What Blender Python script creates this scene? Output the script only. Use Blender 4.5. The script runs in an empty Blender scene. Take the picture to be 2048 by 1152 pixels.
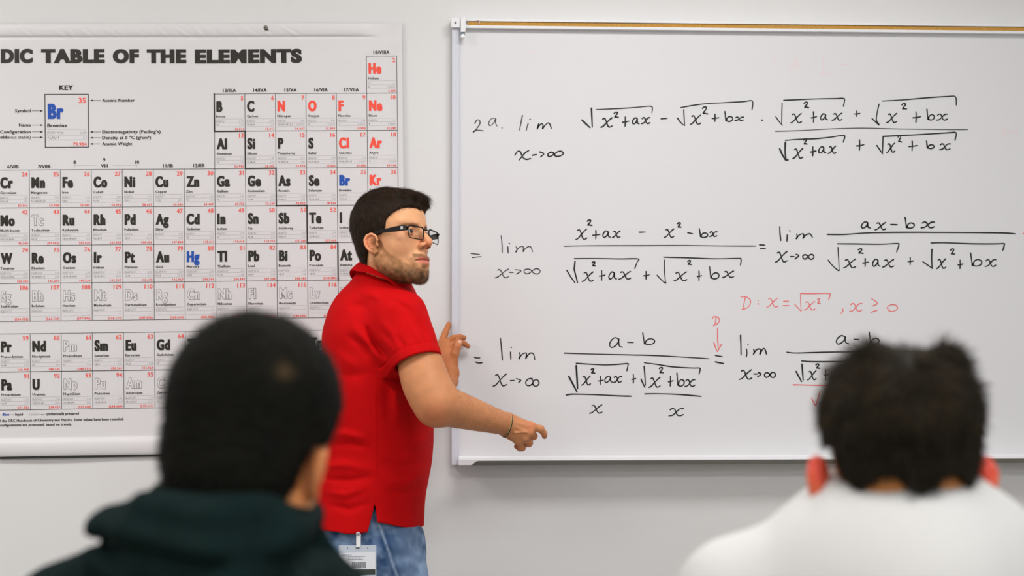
import bpy, math, random
import numpy as np
from mathutils import Vector, Matrix

# ------------------------------------------------------------------ camera, light, exposure
scn = bpy.context.scene
COL = scn.collection
CAM = np.array([0.0, -4.8, 1.30])
YAW, PITCH = math.radians(3.4), math.radians(1.46)
FPX = 3530.0                                    # focal length in pixels of the 2048 px wide frame
cam_d = bpy.data.cameras.new('camera')
cam_d.sensor_width = 36.0
cam_d.lens = FPX / 2048 * 36
cam_d.dof.use_dof = True
cam_d.dof.focus_distance = 4.50
cam_d.dof.aperture_fstop = (cam_d.lens / 1000) / 0.0160
cam_o = bpy.data.objects.new('camera', cam_d)
COL.objects.link(cam_o)
cam_o.location = CAM
cam_o.rotation_euler = (math.pi / 2 + PITCH, 0, -YAW)
scn.camera = cam_o

world = bpy.data.worlds.new('world')
scn.world = world
world.use_nodes = True
world.node_tree.nodes['Background'].inputs[0].default_value = (0.9, 0.95, 1.0, 1)
world.node_tree.nodes['Background'].inputs[1].default_value = 0.3
scn.view_settings.view_transform = 'Standard'
scn.view_settings.look = 'None'
scn.view_settings.gamma = 1
scn.view_settings.use_curve_mapping = False
scn.view_settings.exposure = -0.02

PANELS = [(-1.9, -1.5), (0.7, -1.5), (-1.9, -4.0), (0.7, -4.0), (-1.9, -6.5), (0.7, -6.5)]
PANEL_POWER = 26.0
WINDOW_POWER = 40.0


def area_light(name, loc, rot, sx, sy, power, color):
    d = bpy.data.lights.new(name, 'AREA')
    d.shape = 'RECTANGLE'
    d.size, d.size_y = sx, sy
    d.energy = power
    d.color = color
    o = bpy.data.objects.new(name, d)
    o.location = loc
    o.rotation_euler = rot
    COL.objects.link(o)
    return o


for (lx, ly) in PANELS:                         # the classroom's ceiling lamps
    area_light('ceiling_lamp_light', (lx, ly, 2.915), (0, 0, 0), 1.16, 0.56, PANEL_POWER, (1.0, 0.99, 0.985))
# daylight through the window in the right-hand wall
area_light('window_daylight', (4.38, -5.2, 1.75), (0, math.radians(90), 0), 1.5, 3.2, WINDOW_POWER, (0.90, 0.95, 1.0))


def ray(px, py):
    v = np.array([(px - 1024) / FPX, (576 - py) / FPX, 1.0])      # right, up, forward
    fwd = np.array([math.sin(YAW) * math.cos(PITCH), math.cos(YAW) * math.cos(PITCH), math.sin(PITCH)])
    right = np.array([math.cos(YAW), -math.sin(YAW), 0])
    up = np.cross(right, fwd)
    return right * v[0] + up * v[1] + fwd * v[2]


def at(px, py, Y=0.0):
    """Point of the plane y = Y that stands at this place of the photograph (2048 x 1152)."""
    d = ray(px, py)
    return CAM + d * ((Y - CAM[1]) / d[1])


# ------------------------------------------------------------------ helpers
def lin(c):
    return tuple(((x / 255) / 12.92 if x / 255 <= 0.04045 else ((x / 255 + 0.055) / 1.055) ** 2.4) for x in c) + (1.0,)


def mat(name, rgb, rough=0.6, metal=0.0, noise=None, bump=None, attr=None, sss=0.0, spec=0.5, coat=0.0, sheen=0.0, trans=0.0, ior=1.45):
    """noise = (scale, amount) mottles the colour; bump = (scale, strength, distance)."""
    m = bpy.data.materials.new(name)
    m.use_nodes = True
    nt = m.node_tree
    b = nt.nodes['Principled BSDF']
    b.inputs['Base Color'].default_value = lin(rgb)
    b.inputs['Roughness'].default_value = rough
    b.inputs['Metallic'].default_value = metal
    b.inputs['Specular IOR Level'].default_value = spec
    b.inputs['Coat Weight'].default_value = coat
    b.inputs['Sheen Weight'].default_value = sheen
    b.inputs['Transmission Weight'].default_value = trans
    b.inputs['IOR'].default_value = ior
    if sss:
        b.inputs['Subsurface Weight'].default_value = sss
        b.inputs['Subsurface Radius'].default_value = (1.0, 0.25, 0.12)
        b.inputs['Subsurface Scale'].default_value = 0.008
    tc = nt.nodes.new('ShaderNodeTexCoord')
    src = None
    if attr:
        a = nt.nodes.new('ShaderNodeVertexColor')
        a.layer_name = attr
        src = a.outputs['Color']
    if noise:
        n = nt.nodes.new('ShaderNodeTexNoise')
        n.inputs['Scale'].default_value = noise[0]
        n.inputs['Detail'].default_value = 4
        nt.links.new(tc.outputs['Object'], n.inputs['Vector'])
        mr = nt.nodes.new('ShaderNodeMapRange')
        mr.inputs[1].default_value, mr.inputs[2].default_value = 0.3, 0.7
        mr.inputs[3].default_value, mr.inputs[4].default_value = 1 - noise[1], 1 + noise[1]
        nt.links.new(n.outputs['Fac'], mr.inputs[0])
        mx = nt.nodes.new('ShaderNodeVectorMath')
        mx.operation = 'SCALE'
        if src:
            nt.links.new(src, mx.inputs[0])
        else:
            mx.inputs[0].default_value = lin(rgb)[:3]
        nt.links.new(mr.outputs[0], mx.inputs['Scale'])
        src = mx.outputs[0]
    if src:
        nt.links.new(src, b.inputs['Base Color'])
    if bump:
        n = nt.nodes.new('ShaderNodeTexNoise')
        n.inputs['Scale'].default_value = bump[0]
        n.inputs['Detail'].default_value = 3
        nt.links.new(tc.outputs['Object'], n.inputs['Vector'])
        bp = nt.nodes.new('ShaderNodeBump')
        bp.inputs['Strength'].default_value = bump[1]
        bp.inputs['Distance'].default_value = bump[2]
        nt.links.new(n.outputs['Fac'], bp.inputs['Height'])
        nt.links.new(bp.outputs[0], b.inputs['Normal'])
    return m


def mesh_obj(name, V, F, m, parent=None, smooth=False, loc=None):
    me = bpy.data.meshes.new(name)
    V = np.asarray(V, dtype=np.float64)
    if loc is not None:
        V = V - np.asarray(loc)
    if isinstance(F, np.ndarray):
        n, k = F.shape
        me.vertices.add(len(V))
        me.vertices.foreach_set('co', V.astype(np.float32).ravel())
        me.loops.add(n * k)
        me.loops.foreach_set('vertex_index', F.astype(np.int32).ravel())
        me.polygons.add(n)
        me.polygons.foreach_set('loop_start', np.arange(0, n * k, k, dtype=np.int32))
        me.polygons.foreach_set('loop_total', np.full(n, k, dtype=np.int32))
        me.update(calc_edges=True)
        me.validate()
    else:
        me.from_pydata([tuple(v) for v in V], [], [tuple(f) for f in F])
        me.update()
    if smooth:
        me.polygons.foreach_set('use_smooth', np.ones(len(me.polygons), dtype=bool))
    if m:
        me.materials.append(m)
    o = bpy.data.objects.new(name, me)
    COL.objects.link(o)
    if loc is not None:
        o.location = loc
    if parent:
        o.parent = parent
        if loc is None:
            o.matrix_parent_inverse = parent_inv(parent)
    return o


def parent_inv(p):
    """World inverse of a parent whose own parents only move it (all parents here are unrotated)."""
    t = Vector((0, 0, 0))
    q = p
    while q is not None:
        t += Vector(q.location) + (q.matrix_parent_inverse.translation if q.parent else Vector((0, 0, 0)))
        q = q.parent
    return Matrix.Translation(-t)


def tag(o, label=None, cat=None, group=None, kind=None):
    if label:
        o['label'] = label
    if cat:
        o['category'] = cat
    if group:
        o['group'] = group
    if kind:
        o['kind'] = kind
    return o


def thing(name, loc, label, cat, group=None):
    o = bpy.data.objects.new(name, None)
    o.empty_display_size = 0.1
    o.location = loc
    COL.objects.link(o)
    return tag(o, label, cat, group)


class MB:
    """Collects shapes, then links them as one mesh object."""

    def __init__(s):
        s.V, s.F = [], []

    def add(s, V, F):
        n = len(s.V)
        s.V += [tuple(map(float, v)) for v in V]
        s.F += [tuple(i + n for i in f) for f in F]

    def box(s, x0, x1, y0, y1, z0, z1, bev=0.0):
        if bev <= 0:
            V = [(x, y, z) for x in (x0, x1) for y in (y0, y1) for z in (z0, z1)]
            F = [(0, 1, 3, 2), (4, 6, 7, 5), (0, 4, 5, 1), (2, 3, 7, 6), (0, 2, 6, 4), (1, 5, 7, 3)]
            s.add(V, F)
            return
        import bmesh
        bm = bmesh.new()
        bmesh.ops.create_cube(bm, size=1)
        for v in bm.verts:
            v.co = ((x0 + x1) / 2 + v.co.x * (x1 - x0), (y0 + y1) / 2 + v.co.y * (y1 - y0), (z0 + z1) / 2 + v.co.z * (z1 - z0))
        bmesh.ops.bevel(bm, geom=bm.edges[:], offset=bev, segments=2, affect='EDGES', profile=0.5)
        bm.verts.index_update()
        s.add([v.co[:] for v in bm.verts], [tuple(v.index for v in f.verts) for f in bm.faces])
        bm.free()

    def tube(s, pts, r, n=8, cap=True):
        pts = [np.asarray(p, float) for p in pts]
        rs = r if hasattr(r, '__len__') else [r] * len(pts)
        t0 = pts[1] - pts[0]
        ref = np.array([0, 0, 1.0]) if abs(t0[2]) < 0.8 * np.linalg.norm(t0) else np.array([1.0, 0, 0])
        V, F = [], []
        for i, p in enumerate(pts):
            t = pts[min(i + 1, len(pts) - 1)] - pts[max(i - 1, 0)]
            t = t / (np.linalg.norm(t) + 1e-12)
            a = np.cross(t, ref); a /= (np.linalg.norm(a) + 1e-12)
            b = np.cross(t, a)
            ref = np.cross(a, t)
            for k in range(n):
                an = 2 * math.pi * k / n
                V.append(p + rs[i] * (math.cos(an) * a + math.sin(an) * b))
        for i in range(len(pts) - 1):
            for k in range(n):
                F.append((i * n + k, i * n + (k + 1) % n, (i + 1) * n + (k + 1) % n, (i + 1) * n + k))
        if cap:
            F.append(tuple(range(n))[::-1])
            F.append(tuple((len(pts) - 1) * n + k for k in range(n)))
        s.add(V, F)

    def lathe(s, c, axis, prof, n=24):
        """prof: list of (distance along axis, radius)"""
        axis = np.asarray(axis, float); axis /= np.linalg.norm(axis)
        ref = np.array([0, 0, 1.0]) if abs(axis[2]) < 0.8 else np.array([1.0, 0, 0])
        a = np.cross(axis, ref); a /= np.linalg.norm(a)
        b = np.cross(axis, a)
        c = np.asarray(c, float)
        V, F = [], []
        for (d, r) in prof:
            for k in range(n):
                an = 2 * math.pi * k / n
                V.append(c + axis * d + r * (math.cos(an) * a + math.sin(an) * b))
        for i in range(len(prof) - 1):
            for k in range(n):
                F.append((i * n + k, i * n + (k + 1) % n, (i + 1) * n + (k + 1) % n, (i + 1) * n + k))
        F.append(tuple(range(n))[::-1])
        F.append(tuple((len(prof) - 1) * n + k for k in range(n)))
        s.add(V, F)

    def build(s, name, m, parent=None, smooth=False):
        return mesh_obj(name, s.V, s.F, m, parent, smooth)


# ------------------------------------------------------------------ the room
M_wall = mat('wall_paint', (226, 225, 224), 0.75, noise=(1.2, 0.012), bump=(260, 0.08, 0.001))
M_ceil = mat('ceiling_tile', (232, 231, 228), 0.9, noise=(80, 0.02))
M_floor = mat('floor_vinyl', (150, 146, 140), 0.45, noise=(6, 0.05))
M_base = mat('rubber_baseboard', (86, 84, 84), 0.5)
M_white_metal = mat('white_metal', (235, 235, 236), 0.4)

X0, X1, Y0, Y1, ZC = -4.5, 4.5, -8.2, 0.0, 2.95


def slab(name, *b, m=M_wall):
    q = MB(); q.box(*b)
    return tag(q.build(name, m), kind='structure')


slab('wall_back', X0, X1, 0.0, 0.12, 0, ZC)
slab('wall_left', X0 - 0.12, X0, Y0, 0.12, 0, ZC)
slab('wall_front', X0, X1, Y0 - 0.12, Y0, 0, ZC)
# right-hand wall with the window opening
q = MB()
wy0, wy1, wz0, wz1 = -6.9, -3.5, 0.95, 2.55
q.box(X1, X1 + 0.12, Y0, wy0, 0, ZC); q.box(X1, X1 + 0.12, wy1, 0.12, 0, ZC)
q.box(X1, X1 + 0.12, wy0, wy1, 0, wz0); q.box(X1, X1 + 0.12, wy0, wy1, wz1, ZC)
tag(q.build('wall_right', M_wall), kind='structure')
q = MB()
for y in np.linspace(wy0, wy1, 4):
    q.box(X1 + 0.02, X1 + 0.08, y - 0.025, y + 0.025, wz0, wz1)
q.box(X1 + 0.02, X1 + 0.08, wy0, wy1, wz0, wz0 + 0.05); q.box(X1 + 0.02, X1 + 0.08, wy0, wy1, wz1 - 0.05, wz1)
win = tag(q.build('window_1', M_white_metal), kind='structure')
slab('floor', X0, X1, Y0, 0.12, -0.1, 0, m=M_floor)
slab('ceiling', X0, X1, Y0, 0.12, ZC, ZC + 0.1, m=M_ceil)
slab('baseboard_back', X0, X1, -0.012, 0.0, 0, 0.1, m=M_base)
slab('baseboard_left', X0, X0 + 0.012, Y0, 0, 0, 0.1, m=M_base)

M_glow = bpy.data.materials.new('lit_diffuser')
M_glow.use_nodes = True
bb = M_glow.node_tree.nodes['Principled BSDF']
bb.inputs['Base Color'].default_value = (0.9, 0.9, 0.9, 1)
bb.inputs['Emission Color'].default_value = (1, 0.98, 0.95, 1)
bb.inputs['Emission Strength'].default_value = 4.0
for (lx, ly) in PANELS:
    where = 'front' if ly > -2 else ('middle' if ly > -5 else 'rear')
    t = thing('ceiling_light', (lx, ly, ZC), 'flat white ceiling light panel in the %s row, %s side of the classroom' % (where, 'left' if lx < 0 else 'right'),
              'ceiling light', 'ceiling light panels')
    q = MB()
    for (a, b_, c, d) in ((-.61, .61, -.31, -.285), (-.61, .61, .285, .31), (-.61, -.585, -.285, .285), (.585, .61, -.285, .285)):
        q.box(lx + a, lx + b_, ly + c, ly + d, ZC - 0.03, ZC - 0.0005)
    q.build('frame', M_white_metal, t)
    q = MB(); q.box(lx - .585, lx + .585, ly - .285, ly + .285, ZC - 0.025, ZC - 0.01)
    q.build('diffuser', M_glow, t)
# ------------------------------------------------------------------ periodic table banner
M_vinyl = mat('banner_vinyl', (224, 221, 222), 0.42, bump=(45, 0.05, 0.002))
M_ink = mat('black_ink', (38, 33, 24), 0.45)
M_red = mat('red_ink', (250, 104, 94), 0.5)
M_redb = mat('bright_red_ink', (252, 82, 62), 0.45)
M_blue = mat('blue_ink', (16, 78, 176), 0.45)
M_grey = mat('grey_ink', (150, 147, 146), 0.5)
M_lgrey = mat('light_grey_ink', (188, 185, 186), 0.5)
M_line = mat('rule_ink', (84, 80, 78), 0.5)

PIV = (430.0, 338.0)
PO = at(*PIV)
_r = at(PIV[0], PIV[1] + 300) - PO
PS = -_r[2] / 300                                # metres per banner unit
PTH = 0.0125
PUX, PUZ = math.cos(PTH), math.sin(PTH)
CW = 61.35 * np.linalg.norm(at(460.6, 338) - at(399.4, 338)) / 61.2 / PS   # a table cell's width in banner units
CH = 75.0


def bworld(u, v, off=0.0):
    """banner coordinates (units near photo pixels, v down) -> world, on the waving sheet"""
    u = np.asarray(u, float); v = np.asarray(v, float)
    du, dv = (u - PIV[0]) * PS, (v - PIV[1]) * PS
    x = PO[0] + du * PUX + dv * PUZ
    z = PO[2] + du * PUZ - dv * PUX
    y = -(bheight(u, v) + off)
    return np.stack([x, y, z], -1)


def blocal(px, py):
    w = at(px, py, -0.008)
    du, dz = w[0] - PO[0], -(w[2] - PO[2])
    return (PIV[0] + (du * PUX - dz * PUZ) / PS, PIV[1] + (du * PUZ + dz * PUX) / PS)


def sstep(a, b, x):
    t = np.clip((x - a) / (b - a), 0, 1)
    return t * t * (3 - 2 * t)


BU0, BU1 = -395.0, 806.0
BV0, BV1 = 46.0, 905.0
_rng = np.random.RandomState(5)
CREASES = [(u + _rng.uniform(-14, 14), _rng.uniform(0.35, 1.0), _rng.uniform(18, 40)) for u in range(-380, 560, 36)]


def bheight(u, v):
    h = 0.0065 + 0.0016 * np.sin(u * 0.0105 + 0.6) + 0.0010 * np.sin(u * 0.023 + v * 0.006) + 0.0008 * np.sin(v * 0.011 + 1.0 + u * .004)
    # top hem: a flat sleeve that bulges, with slanting creases where it is stitched
    t = (v - BV0) / 27.0
    fade = 1 - sstep(715, 765, u)
    h = h + np.where(t < 1, 0.0065 * np.sqrt(np.clip(1 - (2 * t - 1) ** 2, 0, 1)) * fade, 0)
    h = h - 0.0022 * np.exp(-((v - BV0 - 28.5) / 2.2) ** 2) * fade
    for (cu, ca, cl) in CREASES:
        s = (v - BV0 - 2) / 26.0
        d = u - (cu + cl * s)
        h = h + 0.0030 * ca * np.exp(-(d / 3.2) ** 2) * np.clip(np.sin(np.clip(s, 0, 1.15) / 1.15 * math.pi), 0, 1) - 0.0022 * ca * np.exp(-((d - 7) / 4.0) ** 2) * np.clip(np.sin(np.clip(s, 0, 1.15) / 1.15 * math.pi), 0, 1)
    # soft pulls fanning from the top right corner
    for (a, am) in ((0.5, 1.1), (0.85, 1.3), (1.25, 0.9)):
        d = (v - 75) * math.cos(a) - (820 - u) * math.sin(a) * 0.8 + 10
        h = h + 0.0009 * am * np.exp(-(d / 9) ** 2) * sstep(560, 680, u) * sstep(70, 90, v) * (1 - sstep(150, 240, v))
    # bottom sleeve
    b = sstep(868, 876, v)
    h = h + b * 0.004 + 0.008 * np.clip(1 - ((v - 889) / 17.0) ** 2, 0, 1) ** 0.5 * (v > 872)
    # the right edge lifts a little
    h = h + 0.0035 * sstep(780, 806, u)
    return h


banner = thing('periodic_table_banner', tuple(bworld(205, 900)), 'large white vinyl banner printed with the periodic table of the elements', 'banner')

uu = np.unique(np.concatenate([np.arange(BU0, BU1, 5.0), [BU1]]))
vv = np.unique(np.concatenate([np.arange(BV0, 90, 1.8), np.arange(90, 865, 6.0), np.arange(865, BV1, 2.2), [BV1]]))
gu, gv = np.meshgrid(uu, vv)
V = bworld(gu, gv).reshape(-1, 3)
nu, nv = len(uu), len(vv)
idx = np.arange(nu * nv).reshape(nv, nu)
F = np.stack([idx[:-1, :-1], idx[1:, :-1], idx[1:, 1:], idx[:-1, 1:]], -1).reshape(-1, 4)
Vb = V.copy(); Vb[:, 1] += 0.0012
n0 = len(V)
rim = np.concatenate([idx[0, :], idx[1:, -1], idx[-1, -2::-1], idx[-2:0:-1, 0]])
R = np.stack([rim, np.roll(rim, -1), np.roll(rim, -1) + n0, rim + n0], -1)
mesh_obj('banner_sheet', np.vstack([V, Vb]), np.vstack([F, F[:, ::-1] + n0, R]), M_vinyl, banner, smooth=True)

# metal dowel inside the bottom sleeve, its dark underside shows as a line
q = MB(); pts = [bworld(u, 905.5) + np.array([0, 0.004, -0.002]) for u in np.linspace(BU0 + 2, 640, 30)]
q.tube(pts, 0.0035, 8)
q.build('bottom_rod', mat('dark_rod', (60, 62, 60), 0.5, 0.6), banner, smooth=True)


class Ink:
    def __init__(s): s.V, s.F, s.n = [], [], 0

    def add(s, V, F):
        s.V.append(V); s.F += [tuple(i + s.n for i in f) for f in F]; s.n += len(V)

    def quad(s, u0, v0, u1, v1, off):
        k = max(1, int(abs(u1 - u0) / 18)); j = max(1, int(abs(v1 - v0) / 18))
        U, W = np.meshgrid(np.linspace(u0, u1, k + 1), np.linspace(v0, v1, j + 1))
        V = bworld(U, W, off).reshape(-1, 3)
        F = [(a * (k + 1) + b, (a + 1) * (k + 1) + b, (a + 1) * (k + 1) + b + 1, a * (k + 1) + b + 1) for a in range(j) for b in range(k)]
        s.add(V, F)

    def build(s, name, m):
        return mesh_obj(name, np.vstack(s.V), s.F, m, banner)


_tcache = {}


def glyphs(txt, offset, res, track=1.0):
    track = round(track, 2)
    k = (txt, offset, res, track)
    if k not in _tcache:
        cu = bpy.data.curves.new('tmp', 'FONT')
        cu.body = txt; cu.offset = offset; cu.resolution_u = res; cu.space_character = track
        o = bpy.data.objects.new('tmp', cu)
        me = o.to_mesh()
        V = np.zeros(len(me.vertices) * 3); me.vertices.foreach_get('co', V)
        F = [tuple(p.vertices) for p in me.polygons]
        o.to_mesh_clear()
        bpy.data.objects.remove(o); bpy.data.curves.remove(cu)
        _tcache[k] = (V.reshape(-1, 3)[:, :2].copy(), F)
    return _tcache[k]


CAPH = 0.70


def put(ink, txt, u, v, cap, align='l', xs=1.0, bold=0.0, smear=0.0, off=0.0008, width=None, res=2, extra=0.0):
    """lettering with its baseline at v; cap = height of a capital in banner units"""
    if not txt.strip():
        return
    s = cap / CAPH
    track = 1.0 + 1.7 * bold + 1.15 * smear / (xs * s)
    P, F = glyphs(txt, bold + extra, res, track)
    P0, _ = glyphs(txt, bold, res, track)
    x0, x1 = P0[:, 0].min(), P0[:, 0].max()
    if width:
        xs = (width - smear) / ((x1 - x0) * s)
    w = (x1 - x0) * s * xs + smear
    left = u if align == 'l' else (u - w if align == 'r' else u - w / 2)
    steps = [0.0] if smear <= 0 else list(np.linspace(0, smear, max(2, int(math.ceil(smear / (cap * 0.045))) + 1)))
    for k_, d in enumerate(steps):
        U = left + (P[:, 0] - x0) * s * xs + d
        W = v - P[:, 1] * s
        ink.add(bworld(U, W, off + k_ * 1.2e-5), F)


ELEMENTS = """1 H Hydrogen 1.008;2 He Helium 4.003;3 Li Lithium 6.941;4 Be Beryllium 9.012;5 B Boron 10.811;6 C Carbon 12.011;7 N Nitrogen 14.007;8 O Oxygen 15.999;9 F Fluorine 18.998;10 Ne Neon 20.180;11 Na Sodium 22.990;12 Mg Magnesium 24.305;13 Al Aluminum 26.982;14 Si Silicon 28.085;15 P Phosphorus 30.974;16 S Sulfur 32.065;17 Cl Chlorine 35.450;18 Ar Argon 39.948;19 K Potassium 39.098;20 Ca Calcium 40.078;21 Sc Scandium 44.956;22 Ti Titanium 47.867;23 V Vanadium 50.942;24 Cr Chromium 51.996;25 Mn Manganese 54.938;26 Fe Iron 55.845;27 Co Cobalt 58.933;28 Ni Nickel 58.693;29 Cu Copper 63.546;30 Zn Zinc 65.409;31 Ga Gallium 69.723;32 Ge Germanium 72.640;33 As Arsenic 74.922;34 Se Selenium 78.960;35 Br Bromine 79.904;36 Kr Krypton 83.798;37 Rb Rubidium 85.468;38 Sr Strontium 87.620;39 Y Yttrium 88.906;40 Zr Zirconium 91.224;41 Nb Niobium 92.906;42 Mo Molybdenum 95.940;43 Tc Technetium (97.907);44 Ru Ruthenium 101.070;45 Rh Rhodium 102.906;46 Pd Palladium 106.420;47 Ag Silver 107.868;48 Cd Cadmium 112.411;49 In Indium 114.818;50 Sn Tin 118.710;51 Sb Antimony 121.760;52 Te Tellurium 127.600;53 I Iodine 126.904;54 Xe Xenon 131.293;55 Cs Cesium 132.905;56 Ba Barium 137.327;57 La Lanthanum 138.905;58 Ce Cerium 140.116;59 Pr Praseodymium 140.908;60 Nd Neodymium 144.240;61 Pm Promethium (144.913);62 Sm Samarium 150.360;63 Eu Europium 151.964;64 Gd Gadolinium 157.250;65 Tb Terbium 158.925;66 Dy Dysprosium 162.500;67 Ho Holmium 164.930;68 Er Erbium 167.259;69 Tm Thulium 168.934;70 Yb Ytterbium 173.040;71 Lu Lutetium 174.967;72 Hf Hafnium 178.490;73 Ta Tantalum 180.948;74 W Tungsten 183.840;75 Re Rhenium 186.207;76 Os Osmium 190.230;77 Ir Iridium 192.217;78 Pt Platinum 195.078;79 Au Gold 196.967;80 Hg Mercury 200.590;81 Tl Thallium 204.383;82 Pb Lead 207.200;83 Bi Bismuth 208.980;84 Po Polonium (208.982);85 At Astatine (209.987);86 Rn Radon (222.018);87 Fr Francium (223.020);88 Ra Radium (226.025);89 Ac Actinium (227.028);90 Th Thorium 232.038;91 Pa Protactinium 231.036;92 U Uranium 238.029;93 Np Neptunium (237.048);94 Pu Plutonium (244.064);95 Am Americium (243.061);96 Cm Curium (247.070);97 Bk Berkelium (247.070);98 Cf Californium (251.080);99 Es Einsteinium (252.083);100 Fm Fermium (257.095);101 Md Mendelevium (258.098);102 No Nobelium (259.101);103 Lr Lawrencium (262.110);104 Rf Rutherfordium (261.109);105 Db Dubnium (262.114);106 Sg Seaborgium (266.122);107 Bh Bohrium (264.120);108 Hs Hassium (277.000);109 Mt Meitnerium (268.139);110 Ds Darmstadtium (247.070);111 Rg Roentgenium (280.000);112 Cn Copernicium (285.000);113 Nh Nihonium (284.000);114 Fl Flerovium (289.000);115 Mc Moscovium (288.000);116 Lv Livermorium (292.000);117 Ts Tennessine (294.000);118 Og Oganesson (294.000)"""
EN = {5: '2.04 2.34 +3', 6: '2.55 2.26 +2,+4,-4', 7: '3.04 0.00125 +2,+3,+4,+5,-2,-3', 8: '3.44 0.00131 -2', 9: '3.98 0.00155 -1', 10: '— 0.00083 0', 2: '— 0.00016 0', 13: '1.61 2.70 +3',
      14: '1.90 2.33 +2,+4,-4', 15: '2.19 1.82 +3,+4,+5,-3', 16: '2.58 2.07 +2,+4,+6,-2', 17: '3.16 0.0029 +1,+3,+5,+7,-1', 18: '— 0.00163 0', 24: '1.66 7.14 +2,+3,+6', 25: '1.55 7.3 +2,+3,+4,+6,+7',
      26: '1.83 7.87 +2,+3', 27: '1.88 8.86 +2,+3', 28: '1.91 8.91 +2,+3', 29: '1.9 8.96 +1,+2', 30: '1.65 7.14 +2', 31: '1.81 5.90 +3', 32: '2.01 5.32 +2,+4', 33: '2.18 5.73 +3,+5,-3', 34: '2.55 4.81 +2,+4,+6,-2',
      35: '2.96 3.1 +1,+5,-1', 42: '2.16 10.28 +2,+3,+4,+5,+6', 43: '1.90 11.5 +4,+7', 44: '2.20 12.1 +2,+3,+4,+6,+8', 45: '2.28 12.45 +2,+3,+4', 46: '2.20 12.02 +2,+4', 47: '1.93 10.49 +1', 48: '1.69 8.65 +2',
      49: '1.78 7.31 +3', 50: '1.96 7.29 +2,+4', 51: '2.05 6.70 +3,+5,-3', 52: '2.10 6.24 +2,+4,+6,-2', 53: '2.66 4.93 +1,+5,+7,-1', 74: '2.36 19.25 +2,+3,+4,+5,+6', 75: '1.90 20.8 +2,+4,+6,+7,-1',
      76: '2.20 22.61 +2,+3,+4,+6,+8', 77: '2.20 22.65 +2,+3,+4,+6', 78: '2.28 21.5 +2,+4', 79: '2.54 19.30 +1,+3', 80: '2.00 13.53 +1,+2', 81: '1.62 11.85 +1,+3', 82: '2.33 11.34 +2,+4', 83: '2.02 9.78 +3,+5',
      84: '2.00 9.20 +2,+4', 85: '2.20 — +1,+3,+5,+7,-1', 59: '1.13 6.77 +3,+4', 60: '1.14 7.01 +3', 61: '— 7.26 +3', 62: '1.17 7.52 +2,+3', 63: '— 5.24 +2,+3', 64: '1.20 7.90 +3', 91: '1.50 15.37 +4,+5',
      92: '1.38 19.05 +3,+4,+5,+6', 93: '1.36 20.2 +3,+4,+5,+6', 94: '1.28 19.7 +3,+4,+5,+6', 95: '1.30 12.00 +3,+4,+5,+6', 96: '1.30 13.51 +3'}
CONF = {1: '1s', 2: '[He]2s²2p', 3: '[Ne]3s²3p', 4: '[Ar]3d¹°4s²4p', 5: '[Kr]4d¹°5s²5p', 6: '[Xe]4f¹⁴5d¹°6s²', 7: '[Rn]5f¹⁴6d¹°7s²'}
CONF = {1: '1s²', 2: '[He]2s²2p²', 3: '[Ne]3s²3p²', 4: '[Ar]3d°4s²', 5: '[Kr]4d°5s²', 6: '[Xe]4f°5d°6s²', 7: '[Rn]5f°6d°7s²', 8: '[Xe]4f°6s²', 9: '[Rn]5f°6d7s²'}
SYNTH = {43, 61} | set(range(93, 119))
GASES = {1, 2, 7, 8, 9, 10, 17, 18, 36, 54, 86}
LIQ = {35, 80}


def cell_u(g): return PIV[0] + (g - 13) * CW


def place_of(z):
    for lo, hi, per in ((1, 2, 1), (3, 10, 2), (11, 18, 3), (19, 36, 4), (37, 54, 5), (55, 86, 6), (87, 118, 7)):
        if lo <= z <= hi:
            break
    i = z - lo
    if per == 1: return (1 if i == 0 else 18), 113.0, per
    if per in (2, 3): return (i + 1 if i < 2 else i + 11), 188.0 + 75 * (per - 2), per
    if per in (4, 5): return i + 1, 338.0 + 75 * (per - 4), per
    top = 488.0 + 75 * (per - 6)
    if i < 2: return i + 1, top, per
    if i < 17: return (i - 2) + 4, 662.8 + 75.3 * (per - 6), per + 2
    return i - 14 + 1, top, per


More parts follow.
